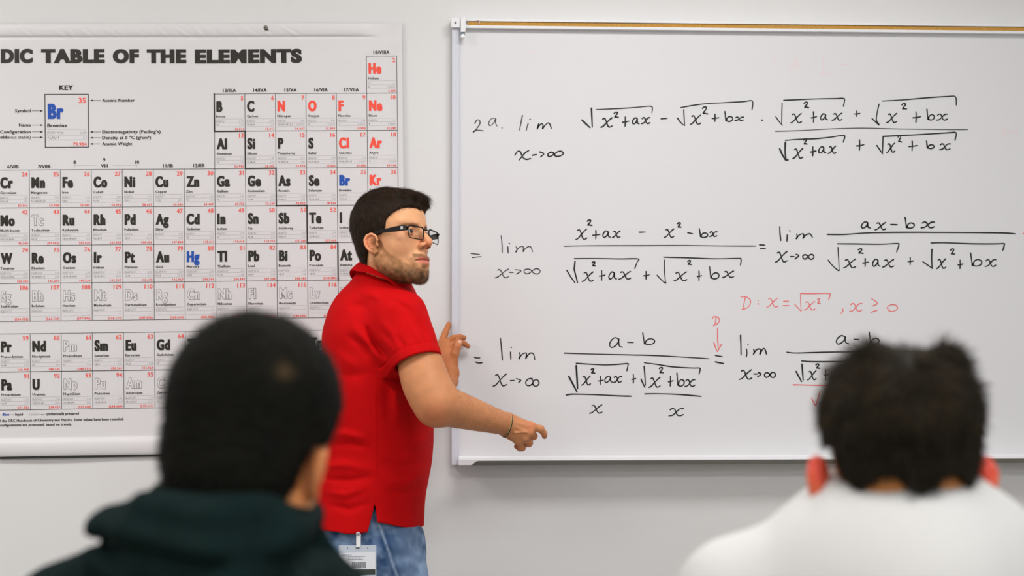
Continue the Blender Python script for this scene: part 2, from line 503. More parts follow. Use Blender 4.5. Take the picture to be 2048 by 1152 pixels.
ink_sym, ink_red, ink_gas, ink_blue, ink_out, ink_in, ink_small, ink_tiny, ink_line, ink_rule, ink_bold, ink_name = [Ink() for _ in range(12)]
lines = set()
for row in ELEMENTS.split(';'):
    z, sym, name, wt = row.split(' ')
    z = int(z)
    g, top, per = place_of(z)
    L0 = cell_u(g)
    R0 = L0 + CW
    lines.add(('h', round(L0, 2), round(R0, 2), top)); lines.add(('h', round(L0, 2), round(R0, 2), top + CH))
    lines.add(('v', round(top, 2), round(top + CH, 2), round(L0, 1))); lines.add(('v', round(top, 2), round(top + CH, 2), round(R0, 1)))
    put(ink_red, str(z), R0 - 3.0, top + 12.8, 8.6, 'r', 0.92, 0.012, 0.5)
    a = dict(cap=20.4, align='l', xs=0.66, bold=0.030, smear=2.0, res=4)
    if z in SYNTH:
        a['smear'] = 1.4
        put(ink_out, sym, L0 + 4.5, top + 35.0, extra=0.012, off=0.0008, **a)
        a2 = dict(a); a2['smear'] = 1.1
        put(ink_in, sym, L0 + 4.65, top + 35.0, extra=-0.022, off=0.0011, **a2)
    else:
        ik = ink_gas if z in GASES else (ink_blue if z in LIQ else ink_sym)
        put(ik, sym, L0 + 4.0, top + 35.0, **a)
    if L0 > -90:
        wn = None
        put(ink_name, name, L0 + 3.6, top + 47.2, 4.9, 'l', 0.98, 0.014, 0.3, res=1)
        for dv in (50.2, 58.0, 65.6):
            ink_rule.quad(L0 + 3.5, top + dv - 0.22, R0 - 3.0, top + dv + 0.22, 0.0005)
        put(ink_tiny, CONF[per], L0 + 3.6, top + 56.6, 4.2, 'l', 0.62, 0.0, 0.2, res=1)
        put(ink_red, wt, R0 - 3.0, top + 73.0, 4.6, 'r', 1.0, 0.012, 0.3, res=1)
        if z in EN:
            en, de, ox = EN[z].split(' ')
            put(ink_tiny, en, R0 - 3.5, top + 56.6, 3.9, 'r', 0.85, 0.0, 0.1, res=1)
            put(ink_tiny, de, R0 - 3.5, top + 64.0, 3.9, 'r', 0.85, 0.0, 0.1, res=1)
            put(ink_small, ox, L0 + 3.6, top + 64.0, 3.9, 'l', 0.72, 0.0, 0.3, res=1)
        else:
            put(ink_tiny, '—', R0 - 3.5, top + 56.6, 3.9, 'r', 0.85, res=1)
            put(ink_tiny, '—', R0 - 3.5, top + 64.0, 3.9, 'r', 0.85, res=1)
for (k, a, b, c) in lines:
    w = 0.5
    if k == 'h': ink_line.quad(a, c - w, b, c + w, 0.0006)
    else: ink_line.quad(c - w, a, c + w, b, 0.0006)
# the heavy metal / non-metal staircase
st = [(13, 188, 263), (14, 263, 338), (15, 338, 413), (16, 413, 488), (17, 488, 563)]
for i, (g, v0, v1) in enumerate(st):
    ink_bold.quad(cell_u(g) - 1.3, v0 - 1.2, cell_u(g) + 1.3, v1 + 1.2, 0.0009)
    if i < 4:
        ink_bold.quad(cell_u(g) - 1.3, v1 - 1.3, cell_u(g + 1) + 1.3, v1 + 1.3, 0.0009)
# group headings
for g, t in ((1, '1/IA'), (2, '2/IIA'), (3, '3/IIIB'), (4, '4/IVB'), (5, '5/VB'), (6, '6/VIB'), (7, '7/VIIB'), (11, '11/IB'), (12, '12/IIB')):
    put(ink_bold, t, cell_u(g) + CW * 0.48, 334.6 if g > 2 else (184 if g == 2 else 109), 7.0, 'c', 0.95, 0.012, 0.45)
for g, t in ((13, '13/IIIA'), (14, '14/IVA'), (15, '15/VA'), (16, '16/VIA'), (17, '17/VIIA')):
    put(ink_bold, t, cell_u(g) + CW * 0.5, 184.2, 7.0, 'c', 0.95, 0.012, 0.45)
put(ink_bold, '18/VIIIA', cell_u(18) + CW * 0.5, 109.0, 7.0, 'c', 0.95, 0.012, 0.45)
for (px, py, t) in ((149.2, 327.5, '8'), (208.3, 323, '9'), (274, 327.5, '10'), (208.7, 335, 'VIII')):
    u, v = blocal(px, py)
    put(ink_bold, t, u, v, 7.0, 'c', 0.95, 0.012, 0.45)
for (a, b) in (((149, 330.2), (192, 330.2)), ((225, 330.2), (273.5, 330.2))):
    u0, v0 = blocal(*a); u1, v1 = blocal(*b)
    ink_rule.quad(u0, v0 - .35, u1, v0 + .35, 0.0007)
for x in (149, 273.5):
    u0, v0 = blocal(x, 330.2); ink_rule.quad(u0 - .35, v0, u0 + .35, v0 + 5, 0.0007)

# title, word by word
for (x0, x1, t) in ((-160, -1e3, 'PERIO'), (2, 66, 'DIC'), (82.5, 209.5, 'TABLE'), (225.5, 278, 'OF'), (293.5, 372.5, 'THE'), (389.5, 604, 'ELEMENTS')):
    u0, v0 = blocal(x0, 124.6)
    if t == 'PERIO':
        u1, _ = blocal(-3, 124); u0 = u1 - 142
    else:
        u1, _ = blocal(x1, 124.6)
    put(ink_bold, t, u0, v0, 25.0, 'l', bold=0.052, smear=2.2, width=u1 - u0, res=5, off=0.0009)

# the key
def K(ik, t, px, py, cap, al='l', **k):
    u, v = blocal(px, py)
    put(ik, t, u, v, cap, al, **k)


K(ink_bold, 'KEY', 132.5, 179.6, 9.0, 'c', bold=0.03, smear=0.7, xs=1.12, res=3)
x0, v0 = blocal(89.8, 188.7); x1, v1 = blocal(177.2, 294.0)
for q in ((x0 - .7, v0 - .7, x1 + .7, v0 + .7), (x0 - .7, v1 - .7, x1 + .7, v1 + .7), (x0 - .7, v0, x0 + .7, v1), (x1 - .7, v0, x1 + .7, v1)):
    ink_bold.quad(*q, 0.0009)
K(ink_blue, 'Br', 95.5, 236.6, 28.5, bold=0.03, smear=2.6, xs=0.68, res=5)
K(ink_red, '35', 171.5, 205.8, 10.6, 'r', bold=0.014, smear=0.5, xs=0.98, res=3)
K(ink_bold, 'Bromine', 94.6, 254.2, 6.7, bold=0.016, smear=0.4, width=38.5)
K(ink_tiny, '[Ar]3d¹°4s²4p°', 94.6, 267.6, 5.6, xs=0.7, res=2)
K(ink_tiny, '2.96', 172.6, 267.6, 5.6, 'r', xs=0.9, res=2)
K(ink_small, '+1,+5,−1', 94.8, 277.6, 5.2, xs=0.8, smear=0.3, res=2)
K(ink_tiny, '3.1', 172.6, 277.8, 5.4, 'r', xs=0.9, res=2)
K(ink_red, '79.904', 173.0, 291.4, 6.6, 'r', bold=0.012, smear=0.3, width=26.5)
for py in (258.8, 270.2, 280.0):
    a, b = blocal(94.5, py), blocal(172.5, py)
    ink_rule.quad(a[0], a[1] - .25, b[0], a[1] + .25, 0.0006)


def arrow(xa, xb, py, tip):
    a, b = blocal(xa, py), blocal(xb, py)
    ink_bold.quad(a[0], a[1] - .35, b[0], a[1] + .35, 0.0007)
    u, v = (b if tip > 0 else a)
    ink_bold.add(bworld(np.array([u - tip * 5.0, u - tip * 5.0, u + tip * .6]), np.array([v - 2.0, v + 2.0, v]), 0.0008), [(0, 1, 2)] if tip > 0 else [(0, 2, 1)])


for (py, t, w) in ((200.5, 'Atomic Number', 64), (263.5, 'Electronegativity (Pauling’s)', 115), (275.3, 'Density at 0 °C (g/cm³)', 96), (287.4, 'Atomic Weight', 59)):
    arrow(180.5, 201.5, py + .3, -1)
    K(ink_bold, t, 204.2, py + 3.2, 6.3, bold=0.010, smear=0.35, width=w)
for (py, t, w) in ((221.8, 'Symbol', 31), (250.2, 'Name', 23), (263.6, 'Electron Configuration', 100), ):
    arrow(64, 85.5, py, 1)
    K(ink_bold, t, 61.5, py + 2.8, 6.3, 'r', bold=0.010, smear=0.35, width=w)
arrow(64, 85.5, 274.7, 1)
K(ink_bold, 'Oxidation States (bold', 13.2, 277.4, 6.3, 'r', bold=0.016, smear=0.5, width=88)
K(ink_name, 'most stable)', 61.5, 277.4, 6.3, 'r', bold=0.0, smear=0.2, width=46)

# footnotes
K(ink_blue, 'Blue', 5.0, 831.4, 5.0, bold=0.014, smear=0.4, width=13.2)
K(ink_bold, '— liquid', 21.0, 831.4, 5.0, bold=0.008, smear=0.4, width=24)
K(ink_tiny, 'Outline', 57.5, 830.8, 5.0, width=22)
K(ink_bold, '— synthetically prepared', 82.0, 830.4, 5.0, bold=0.008, smear=0.4, width=74)
K(ink_bold, 'version of the CRC Handbook of Chemistry and Physics. Some values have been rounded.', 247.2, 840.2, 5.0, 'r', bold=0.008, smear=0.35, width=270)
K(ink_bold, 'electron configurations are presumed, based on trends.', 143.6, 850.8, 5.0, 'r', bold=0.008, smear=0.35, width=169)

for (ik, nm, m) in ((ink_sym, 'symbol_lettering', M_ink), (ink_gas, 'symbol_lettering', M_redb), (ink_blue, 'symbol_lettering', M_blue), (ink_red, 'number_print', M_red),
                    (ink_out, 'outline_symbol_print', M_grey), (ink_in, 'outline_symbol_fill', M_vinyl), (ink_bold, 'title_and_heading_print', M_ink), (ink_name, 'element_name_print', M_line),
                    (ink_small, 'oxidation_state_print', M_grey), (ink_tiny, 'configuration_print', M_lgrey), (ink_line, 'table_grid_print', M_line), (ink_rule, 'thin_rule_print', M_lgrey)):
    ob = ik.build(nm, m); ob['kind'] = 'stuff'
    if ik is ink_gas: ob['label'] = 'red symbols of the gases'
    if ik is ink_blue: ob['label'] = 'blue symbols of the liquids'

# metal grommet / button pin in the hem
gp = bworld(*blocal(532, 57.5))
gp = np.array(at(532, 57.5, gp[1]))
q = MB()
M_pin = mat('brushed_steel', (150, 148, 138), 0.3, 0.9)
q.lathe(gp + np.array([0, 0.002, 0]), (0, -1, 0), [(0, 0.0088), (0.002, 0.0090), (0.003, 0.0080), (0.0028, 0.0062), (0.0018, 0.0052)], 28)
g_o = q.build('grommet_ring', M_pin, banner, smooth=True)
q = MB()
q.lathe(gp + np.array([0, 0.001, 0]), (0, -1, 0), [(0, 0.0054), (0.003, 0.0052), (0.006, 0.0042), (0.0075, 0.0024), (0.008, 0.0004)], 24)
q.build('grommet_button', mat('dark_steel', (110, 106, 98), 0.25, 0.95), banner, smooth=True)
# ------------------------------------------------------------------ whiteboard
YB = -0.020                                       # plane of the writing surface
M_board = mat('whiteboard_enamel', (226, 225, 227), 0.30, spec=0.35, noise=(2.0, 0.006))
M_alu = mat('satin_aluminium', (216, 217, 226), 0.42, 0.0)
M_cork = mat('cork', (196, 148, 70), 0.9, noise=(420, 0.28), bump=(500, 0.5, 0.001))
M_traydark = mat('tray_front_grey', (128, 127, 118), 0.5)
M_whitepl = mat('white_plastic', (238, 238, 240), 0.35)
BXL = at(903.4, 480, YB)[0]
BZT = at(905, 60.5, YB)[2]
BZB = at(905, 921, YB)[2]
BXR = BXL + 2.44
board = thing('whiteboard', ((BXL + BXR) / 2, YB / 2, BZB), 'wall-mounted whiteboard covered in handwritten limit calculations', 'whiteboard')
q = MB(); q.box(BXL + 0.004, BXR - 0.004, YB, -0.001, BZB, BZT + 0.01)
q.build('writing_surface', M_board, board)
q = MB(); q.box(BXL, BXL + 0.0195, YB - 0.006, -0.001, BZB - 0.012, BZT + 0.006, 0.0012)
q.box(BXL + 0.0195, BXL + 0.0215, YB - 0.0025, YB + 0.001, BZB, BZT)
q.build('side_frame', M_alu, board)
q = MB(); q.box(BXR - 0.0195, BXR, YB - 0.006, -0.001, BZB - 0.012, BZT + 0.006, 0.0012)
q.build('side_frame', M_alu, board)
# map rail along the top: lips of aluminium around a cork strip
zt = at(937, 37.0, YB - 0.014)[2]; zc1 = at(937, 42.2, YB - 0.012)[2]; zc0 = at(937, 51.2, YB - 0.012)[2]; zl = at(937, 56.0, YB - 0.018)[2]
x_r = at(931, 45, YB - 0.012)[0]
q = MB()
q.box(x_r, BXR, YB - 0.014, -0.001, zc1, zt, 0.001)
q.box(x_r, BXR, YB - 0.018, -0.001, zl, zc0, 0.001)
q.box(x_r, BXR, YB - 0.004, -0.001, zc0 - 0.001, zc1 + 0.001)
q.build('map_rail', M_whitepl, board)
q = MB(); q.box(at(935, 45, YB - 0.012)[0], BXR - 0.01, YB - 0.009, YB - 0.003, zc0 + 0.0002, zc1 - 0.0008)
q.build('cork_strip', M_cork, board)
# end cap with its screw
a = at(902.2, 36.0, YB - 0.018); b = at(920.3, 55.0, YB - 0.018)
q = MB(); q.box(a[0], b[0], YB - 0.018, -0.001, b[2], a[2], 0.0015)
cap_o = q.build('rail_end_cap', M_whitepl, board)
c = at(911.0, 45.4, YB - 0.018)
q = MB(); q.lathe((c[0], YB - 0.0175, c[2]), (0, -1, 0), [(0, 0.0034), (0.001, 0.0034), (0.0016, 0.002), (0.0012, 0.0008)], 16)
q.build('screw', mat('screw_steel', (120, 118, 122), 0.4, 0.8), cap_o, smooth=True)
# bottom tray
zs = at(950, 912.5, YB - 0.003)[2]
yo = YB - 0.068
zf1 = at(950, 920.8, yo)[2]; zf0 = at(950, 930.5, yo + 0.012)[2]
prof = [(YB + 0.0, zs), (YB - 0.010, zs - 0.004), (yo + 0.003, zf1 + 0.0005), (yo, zf1 - 0.0006), (yo + 0.002, zf1 - 0.003), (YB + 0.018, zf1 - 0.006), (YB + 0.018, zs)]
xa, xb = BXL + 0.0195, BXR - 0.0195
n = len(prof)
q = MB(); q.add([(x, y, z) for x in (xa, xb) for (y, z) in prof], [tuple(range(n))[::-1], tuple(range(n, 2 * n))] + [(i, (i + 1) % n, n + (i + 1) % n, n + i) for i in range(n)])
tray = q.build('marker_tray', M_whitepl, board)
x1 = at(958, 925, yo)[0]
prof = [(yo + 0.001, zf1 - 0.0022), (yo + 0.009, zf0), (yo + 0.022, zf0 - 0.001), (-0.002, zf0 + 0.001), (-0.002, zf1 - 0.004)]
n = len(prof)
q = MB(); q.add([(x, y, z) for x in (at(945, 925, yo)[0], xb) for (y, z) in prof], [tuple(range(n))[::-1], tuple(range(n, 2 * n))] + [(i, (i + 1) % n, n + (i + 1) % n, n + i) for i in range(n)])
q.build('tray_underside', M_traydark, board)
# white corner piece of the tray
zc = at(930, 930.0, yo - 0.001)[2]
O = [(at(917.5, 912, yo)[0], zs - 0.003), (x1, zf1 + 0.001), (x1, zf1 - 0.001), (at(951, 925, yo)[0], zf1 - 0.0035), (at(945, 929, yo)[0], zc + 0.001), (at(940, 930, yo)[0], zc), (at(917.5, 930, yo)[0], zc)]
O = [(at(917.5, 912, yo)[0], zf1 + 0.0015)] + O[1:]
n = len(O)
q = MB(); q.add([(x, y, z) for y in (yo - 0.0015, YB + 0.01) for (x, z) in O], [tuple(range(n)), tuple(range(n, 2 * n))[::-1]] + [(i, n + i, n + (i + 1) % n, (i + 1) % n) for i in range(n)])
q.build('tray_corner', M_whitepl, board)

# hook clipped over the map rail
hk = at(926, 50, YB - 0.03)
hook = thing('map_hook', (hk[0], YB - 0.02, hk[2]), 'small white map hook clipped over the left end of the whiteboard rail', 'hook')
a = at(921.4, 34.0, YB - 0.024); b = at(931.2, 64.0, YB - 0.024)
q = MB(); q.box(a[0], b[0], YB - 0.025, YB - 0.0185, b[2], a[2], 0.0012)
q.box(a[0], b[0], YB - 0.02, -0.006, a[2] - 0.0035, a[2], 0.001)
q.build('hook_strap', M_whitepl, hook)
a = at(922.2, 63.5, YB - 0.018); b = at(929.8, 71, YB - 0.018)
q = MB(); q.box(a[0], b[0], YB - 0.021, YB - 0.014, b[2], a[2], 0.001)
q.build('hook_shank', mat('blue_grey_steel', (112, 128, 140), 0.4, 0.5), hook)
a = at(921, 69.8, YB - 0.02); b = at(930.3, 77, YB - 0.02)
c = (a + b) / 2
q = MB(); rx = (b[0] - a[0]) / 2
q.lathe((c[0], YB - 0.031, c[2]), (0, 1, 0), [(0, 0.001), (0.001, rx * .75), (0.004, rx), (0.012, rx), (0.017, rx * .8), (0.0175, 0.001)], 24)
ko = q.build('hook_knob', mat('glossy_white', (250, 250, 250), 0.2), hook, smooth=True)
# scrap of tape left on the cork
a = at(953.5, 40.5, YB - 0.0145); b = at(959.5, 47.5, YB - 0.0145)
q = MB()
q.tube([(a[0], YB - 0.0148, a[2]), (b[0], YB - 0.0150, a[2] - .001), (b[0] - .002, YB - 0.0145, b[2]), (a[0] + .001, YB - 0.0120, b[2] - 0.0005)], 0.0014, 6)
tag(q.build('push_pin_scrap', mat('pale_pink_plastic', (235, 205, 200), 0.4), smooth=True), 'tiny pale pink plastic loop stuck in the cork strip', 'pin')

# ------------------------------------------------------------------ handwriting
M_mk = mat('black_marker', (22, 24, 22), 0.45)
M_mkg = mat('dry_black_marker', (84, 82, 80), 0.5)
M_mkr = mat('red_marker', (236, 118, 118), 0.5)
M_mkb = mat('black_marker_thin', (60, 56, 58), 0.5)
M_ghost = mat('wiped_pink_marker', (231, 219, 221), 0.5)


def smooth_line(P, k=6):
    P = np.asarray(P, float)
    if len(P) < 3:
        t = np.linspace(0, 1, 5)[:, None]
        return P[0] * (1 - t) + P[-1] * t
    Q = np.vstack([2 * P[0] - P[1], P, 2 * P[-1] - P[-2]])
    out = []
    for i in range(1, len(Q) - 2):
        p0, p1, p2, p3 = Q[i - 1:i + 3]
        for j in range(k):
            t = j / k
            out.append(0.5 * ((2 * p1) + (p2 - p0) * t + (2 * p0 - 5 * p1 + 4 * p2 - p3) * t * t + (3 * p1 - p0 - 3 * p2 + p3) * t ** 3))
    out.append(Q[-2])
    return np.array(out)


class Pen:
    def __init__(s, ox, oy, sc):
        s.ox, s.oy, s.sc = ox, oy, sc
        s.V, s.F = [], []
        s.k = 0

    def stroke(s, P, w=2.7, sm=True):
        P = np.asarray(P, float)
        if sm: P = smooth_line(P)
        P = np.stack([s.ox + P[:, 0] / s.sc, s.oy + P[:, 1] / s.sc], -1)
        s.k += 1
        W = np.array([at(p[0], p[1], YB) for p in P])
        W = W[:, [0, 2]]
        r = w / 735.0 / 2
        n = len(W)
        T = np.gradient(W, axis=0)
        T /= np.linalg.norm(T, axis=1, keepdims=True) + 1e-9
        N = np.stack([-T[:, 1], T[:, 0]], -1)
        prs = 1.0 + 0.12 * np.sin(np.arange(n) * 0.35 + s.k * 1.7)
        prs[-1] *= 0.75
        off = YB - 0.00035 - 0.00001 * (s.k % 20)
        b = len(s.V)
        for i in range(n):
            for sg in (1, -1):
                p = W[i] + N[i] * r * prs[i] * sg
                s.V.append((p[0], off, p[1]))
        for i in range(n - 1):
            s.F.append((b + 2 * i, b + 2 * i + 1, b + 2 * i + 3, b + 2 * i + 2))
        for (i, sg) in ((0, -1), (n - 1, 1)):          # round ends
            b = len(s.V)
            s.V.append((W[i][0], off, W[i][1]))
            for a in np.linspace(-math.pi / 2, math.pi / 2, 7):
                d = T[i] * sg * math.cos(a) + N[i] * math.sin(a)
                s.V.append((W[i][0] + d[0] * r * prs[i], off, W[i][1] + d[1] * r * prs[i]))
            for j in range(6):
                s.F.append((b, b + 1 + j, b + 2 + j))

    def g(s, tpl, x0, y0, x1, y1, w=2.7):
        for st in tpl:
            s.stroke([(x0 + (x1 - x0) * p[0], y0 + (y1 - y0) * p[1]) for p in st], w)

    def build(s, name, m):
        return mesh_obj(name, s.V, s.F, m, board)


G_x = [[(.18, .12), (.34, .06), (.46, .30), (.56, .66), (.68, .93), (.84, .95), (1, .84)], [(.97, .0), (.78, .18), (.5, .52), (.22, .88), (.0, 1)]]
G_x2 = [[(.1, .22), (.28, .05), (.44, .25), (.5, .55), (.62, .88), (.8, .93), (1, .78)], [(1, .08), (.78, .1), (.55, .42), (.28, .85), (.0, .95)]]
G_a = [[(.66, .12), (.42, .0), (.14, .3), (.02, .72), (.16, 1), (.42, .86), (.64, .5), (.72, .1), (.70, .45), (.76, .85), (1, .98)]]
G_b = [[(.0, .0), (.06, .35), (.12, .75), (.16, .95), (.34, .62), (.66, .5), (.96, .62), (.94, .86), (.62, 1), (.3, .97), (.16, .88)]]
G_2 = [[(.08, .22), (.35, .02), (.72, .05), (.68, .32), (.4, .62), (.22, .9), (.5, .86), (1, .95)]]
G_p = [[(.40, .0), (.42, .5), (.38, 1)], [(.0, .56), (.5, .52), (1, .44)]]
G_l = [[(.3, 0), (.5, .5), (.7, 1)]]
G_m = [[(.0, .15), (.06, .55), (.08, .95), (.2, .45), (.38, .12), (.48, .3), (.48, .85), (.62, .4), (.8, .08), (.92, .3), (1, .98)]]
G_o = [[(.55, .0), (.15, .15), (.0, .55), (.25, .95), (.65, .95), (.98, .55), (.85, .12), (.5, .02)]]
G_inf = [[(.30, .10), (.10, .15), (.0, .5), (.12, .9), (.30, .85), (.48, .5), (.66, .1), (.86, .06), (1, .4), (.92, .85), (.72, .95), (.56, .7), (.44, .3), (.30, .10)]]


def sq(pen, pts, bar, w=2.9, wb=2.3):
    """root sign: the tick, then the bar with its end hook"""
    for p in pts: pen.stroke(p, w, sm=len(p) > 3)
    for b in bar: pen.stroke(b, wb)


# row 1, left half (crop of the photograph, its own scale)
A = Pen(920, 180, 3.531)
F1 = Pen(920, 180, 3.531)
F1.stroke([(105, 235), (118, 213), (136, 213), (141, 236), (122, 268), (93, 299), (104, 289), (128, 284), (165, 288)], 2.4)
F1.stroke([(246, 199), (222, 203), (203, 232), (211, 252), (236, 235), (253, 202), (250, 230), (262, 256)], 2.0)
F1.stroke([(296, 267), (298, 269)], 2.6)
F1.stroke([(441, 180), (430, 235), (420, 285)], 2.4)
F1.stroke([(481, 237), (474, 260), (468, 286)], 2.4)
F1.stroke([(492, 208), (498, 206)], 2.6)
A.stroke([(556, 240), (549, 262), (545, 277), (556, 255), (578, 238), (586, 250), (583, 274), (598, 252), (620, 234), (634, 242), (646, 274)], 2.6)
A.stroke([(388, 460), (404, 436), (424, 434), (434, 455), (446, 478), (468, 490), (500, 484)], 2.8)
A.stroke([(486, 427), (462, 442), (437, 470), (416, 497)], 2.8)
A.stroke([(511, 461), (541, 456)], 2.8)
A.stroke([(563, 437), (592, 450), (568, 473)], 2.8)
A.stroke([(641, 440), (622, 450), (624, 468), (648, 466), (662, 446), (644, 438), (632, 442)], 2.8)
A.stroke([(662, 452), (678, 468), (706, 466), (730, 450), (718, 434), (694, 434), (674, 446), (664, 460)], 2.8)
sq(A, [[(862, 213), (888, 238), (918, 266)], [(928, 130), (931, 195), (934, 262)]], [[(962, 138), (1060, 134), (1180, 128), (1290, 119), (1338, 115), (1358, 124), (1355, 163)]], 3.4, 2.2)
A.g(G_x, 993, 197, 1075, 264, 3.0); A.g(G_2, 1086, 157, 1120, 195, 2.9); A.g(G_p, 1148, 190, 1194, 258, 2.8); A.g(G_a, 1217, 196, 1266, 240, 2.9); A.g(G_x2, 1280, 192, 1342, 240, 2.9)
A.stroke([(1420, 203), (1463, 200)], 2.6)
sq(A, [[(1535, 198), (1555, 226), (1578, 248)], [(1580, 140), (1583, 200), (1586, 252)]], [[(1558, 125), (1640, 110), (1740, 97), (1900, 88), (2000, 82), (2056, 75), (2068, 92), (2062, 140)]], 2.8, 2.4)
A.g(G_x, 1624, 178, 1700, 244, 2.8); A.g(G_2, 1708, 120, 1750, 172, 2.8); A.g(G_p, 1782, 172, 1828, 224, 2.8); A.g(G_b, 1870, 152, 1926, 222, 2.8); A.g(G_x2, 1940, 190, 2002, 217, 2.7)
# row 1, right half
B = Pen(1500, 160, 3.737)
F2 = Pen(1500, 160, 3.737)
B.stroke([(89, 300), (94, 302)], 3.0)
sq(B, [[(193, 275), (215, 308), (242, 340)], [(240, 172), (238, 250), (236, 326)]], [[(252, 152), (340, 148), (500, 141), (640, 139), (700, 138), (706, 158), (698, 198)]], 2.5, 2.6)
B.g(G_x, 300, 250, 386, 322, 2.6); B.g(G_2, 400, 166, 440, 210, 2.9); B.g(G_p, 458, 238, 498, 318, 2.6); B.g(G_a, 526, 252, 580, 298, 2.6); B.g(G_x, 612, 248, 688, 302, 2.6)
B.g(G_p, 780, 232, 822, 272, 2.6)
sq(B, [[(912, 288), (935, 310), (962, 337)], [(964, 182), (950, 245), (945, 300), (966, 336)]], [[(990, 157), (1150, 148), (1300, 135), (1500, 121), (1532, 124), (1541, 145), (1541, 190)]], 2.5, 2.4)
B.g(G_x, 1018, 250, 1098, 320, 2.6); B.g(G_2, 1132, 176, 1172, 220, 2.9); B.g(G_p, 1216, 238, 1278, 318, 2.6); B.g(G_b, 1322, 220, 1378, 298, 2.6); B.g(G_x2, 1394, 252, 1476, 302, 2.6)
F2.stroke([(191, 384), (400, 377), (640, 364), (860, 360), (1100, 366), (1400, 370), (1628, 371)], 2.0)
sq(B, [[(222, 515), (240, 556), (264, 598)], [(264, 468), (262, 530), (268, 592), (284, 597)]], [[(264, 452), (360, 444), (480, 440), (600, 428), (690, 414), (708, 424), (696, 466)]], 3.6, 2.6)
B.g(G_x, 318, 512, 396, 588, 2.8); B.g(G_2, 400, 440, 428, 482, 3.0); B.g(G_p, 452, 500, 494, 568, 3.0); B.g(G_a, 512, 498, 568, 546, 2.8); B.g(G_x, 584, 494, 642, 550, 2.8)
B.g(G_p, 796, 448, 852, 528, 2.7)
sq(B, [[(948, 490), (968, 520), (992, 552)], [(994, 430), (992, 490), (990, 545)]], [[(994, 422), (1150, 414), (1300, 406), (1500, 393), (1530, 391), (1542, 402), (1532, 452)]], 3.0, 2.9)
B.g(G_x, 1020, 472, 1082, 542, 2.8); B.g(G_2, 1104, 416, 1134, 466, 2.6); B.g(G_p, 1188, 458, 1248, 530, 2.7); B.g(G_b, 1318, 456, 1376, 512, 2.8); B.g(G_x2, 1414, 474, 1496, 524, 2.7)
# row 2, left
C = Pen(920, 400, 3.531)
F3 = Pen(920, 400, 3.531)
F3.stroke([(78, 378), (140, 385)], 2.0); F3.stroke([(85, 407), (150, 399)], 2.0)
F3.stroke([(290, 252), (296, 310), (298, 374)], 2.0); F3.stroke([(338, 330), (340, 376)], 2.2); F3.stroke([(348, 306), (350, 311)], 2.4)
F3.stroke([(396, 330), (402, 350), (393, 370), (412, 340), (440, 326), (448, 340), (446, 366), (462, 342), (490, 328), (504, 340), (512, 367)], 2.0)
F3.g(G_x, 246, 488, 345, 550, 2.0); F3.stroke([(350, 511), (378, 512)], 2.0); F3.stroke([(390, 492), (430, 500), (398, 524)], 2.0); F3.g(G_inf, 452, 484, 566, 524, 2.0)
C.g(G_x, 816, 206, 896, 280, 2.6); C.g(G_2, 896, 142, 932, 182, 3.0); C.g(G_p, 938, 216, 990, 276, 2.6); C.g(G_a, 1008, 218, 1062, 264, 2.6); C.g(G_x, 1074, 218, 1132, 266, 2.6)
C.stroke([(1267, 228), (1308, 227)], 2.8)
C.g(G_x, 1440, 204, 1512, 266, 2.6); C.g(G_2, 1534, 160, 1562, 194, 3.0); C.stroke([(1608, 231), (1644, 239)], 2.8); C.g(G_b, 1690, 202, 1750, 264, 2.6); C.g(G_x2, 1760, 222, 1814, 260, 2.6)
C.stroke([(737, 326), (900, 323), (1300, 322), (1600, 321), (1850, 324), (2090, 325)], 2.0)
sq(C, [[(754, 497), (780, 540), (812, 585)], [(812, 434), (806, 490), (830, 583)]], [[(808, 414), (950, 413), (1130, 416), (1256, 416), (1250, 440), (1234, 485)]], 2.9, 2.4)
C.g(G_x, 862, 508, 942, 576, 2.6); C.g(G_2, 932, 436, 958, 468, 3.0); C.g(G_p, 984, 500, 1024, 568, 2.6); C.g(G_a, 1050, 508, 1106, 558, 2.6); C.g(G_x, 1120, 504, 1206, 560, 2.6)
C.g(G_p, 1298, 504, 1338, 560, 2.6)
sq(C, [[(1392, 532), (1420, 562), (1448, 586), (1456, 584)], [(1443, 424), (1443, 500), (1452, 586)]], [[(1438, 404), (1600, 408), (1800, 415), (1960, 412), (1984, 418), (1980, 462)]], 2.5, 2.4)
C.g(G_x, 1508, 508, 1602, 572, 2.6); C.g(G_2, 1606, 428, 1634, 458, 3.0); C.g(G_p, 1676, 502, 1706, 572, 2.6); C.g(G_b, 1762, 472, 1830, 556, 2.6); C.g(G_x, 1852, 502, 1934, 548, 2.6)
# row 2, right
D = Pen(1460, 400, 3.483)
D.stroke([(206, 312), (243, 314)], 2.7); D.stroke([(210, 340), (248, 337)], 2.7)
D.stroke([(346, 186), (348, 230), (354, 284)], 2.7); D.stroke([(399, 244), (396, 288)], 2.7); D.stroke([(415, 214), (418, 218)], 2.6)
D.stroke([(464, 238), (468, 255), (461, 272), (480, 246), (508, 236), (514, 250), (508, 268), (528, 244), (554, 236), (566, 246), (574, 262)], 2.7)
D.g(G_x, 314, 360, 398, 434, 2.7); D.stroke([(422, 394), (448, 394)], 2.7); D.stroke([(460, 378), (478, 388), (452, 412)], 2.7); D.g(G_inf, 506, 378, 584, 414, 2.8)
D.g(G_a, 914, 152, 978, 196, 2.9); D.g(G_x, 1010, 156, 1086, 208, 2.9); D.stroke([(1120, 170), (1166, 172)], 2.8); D.g(G_b, 1220, 124, 1284, 196, 2.9); D.g(G_x2, 1330, 150, 1424, 196, 2.9)
D.stroke([(678, 240), (800, 240), (950, 230), (1150, 226), (1400, 226), (1700, 228), (1900, 230), (1986, 236)], 2.7)
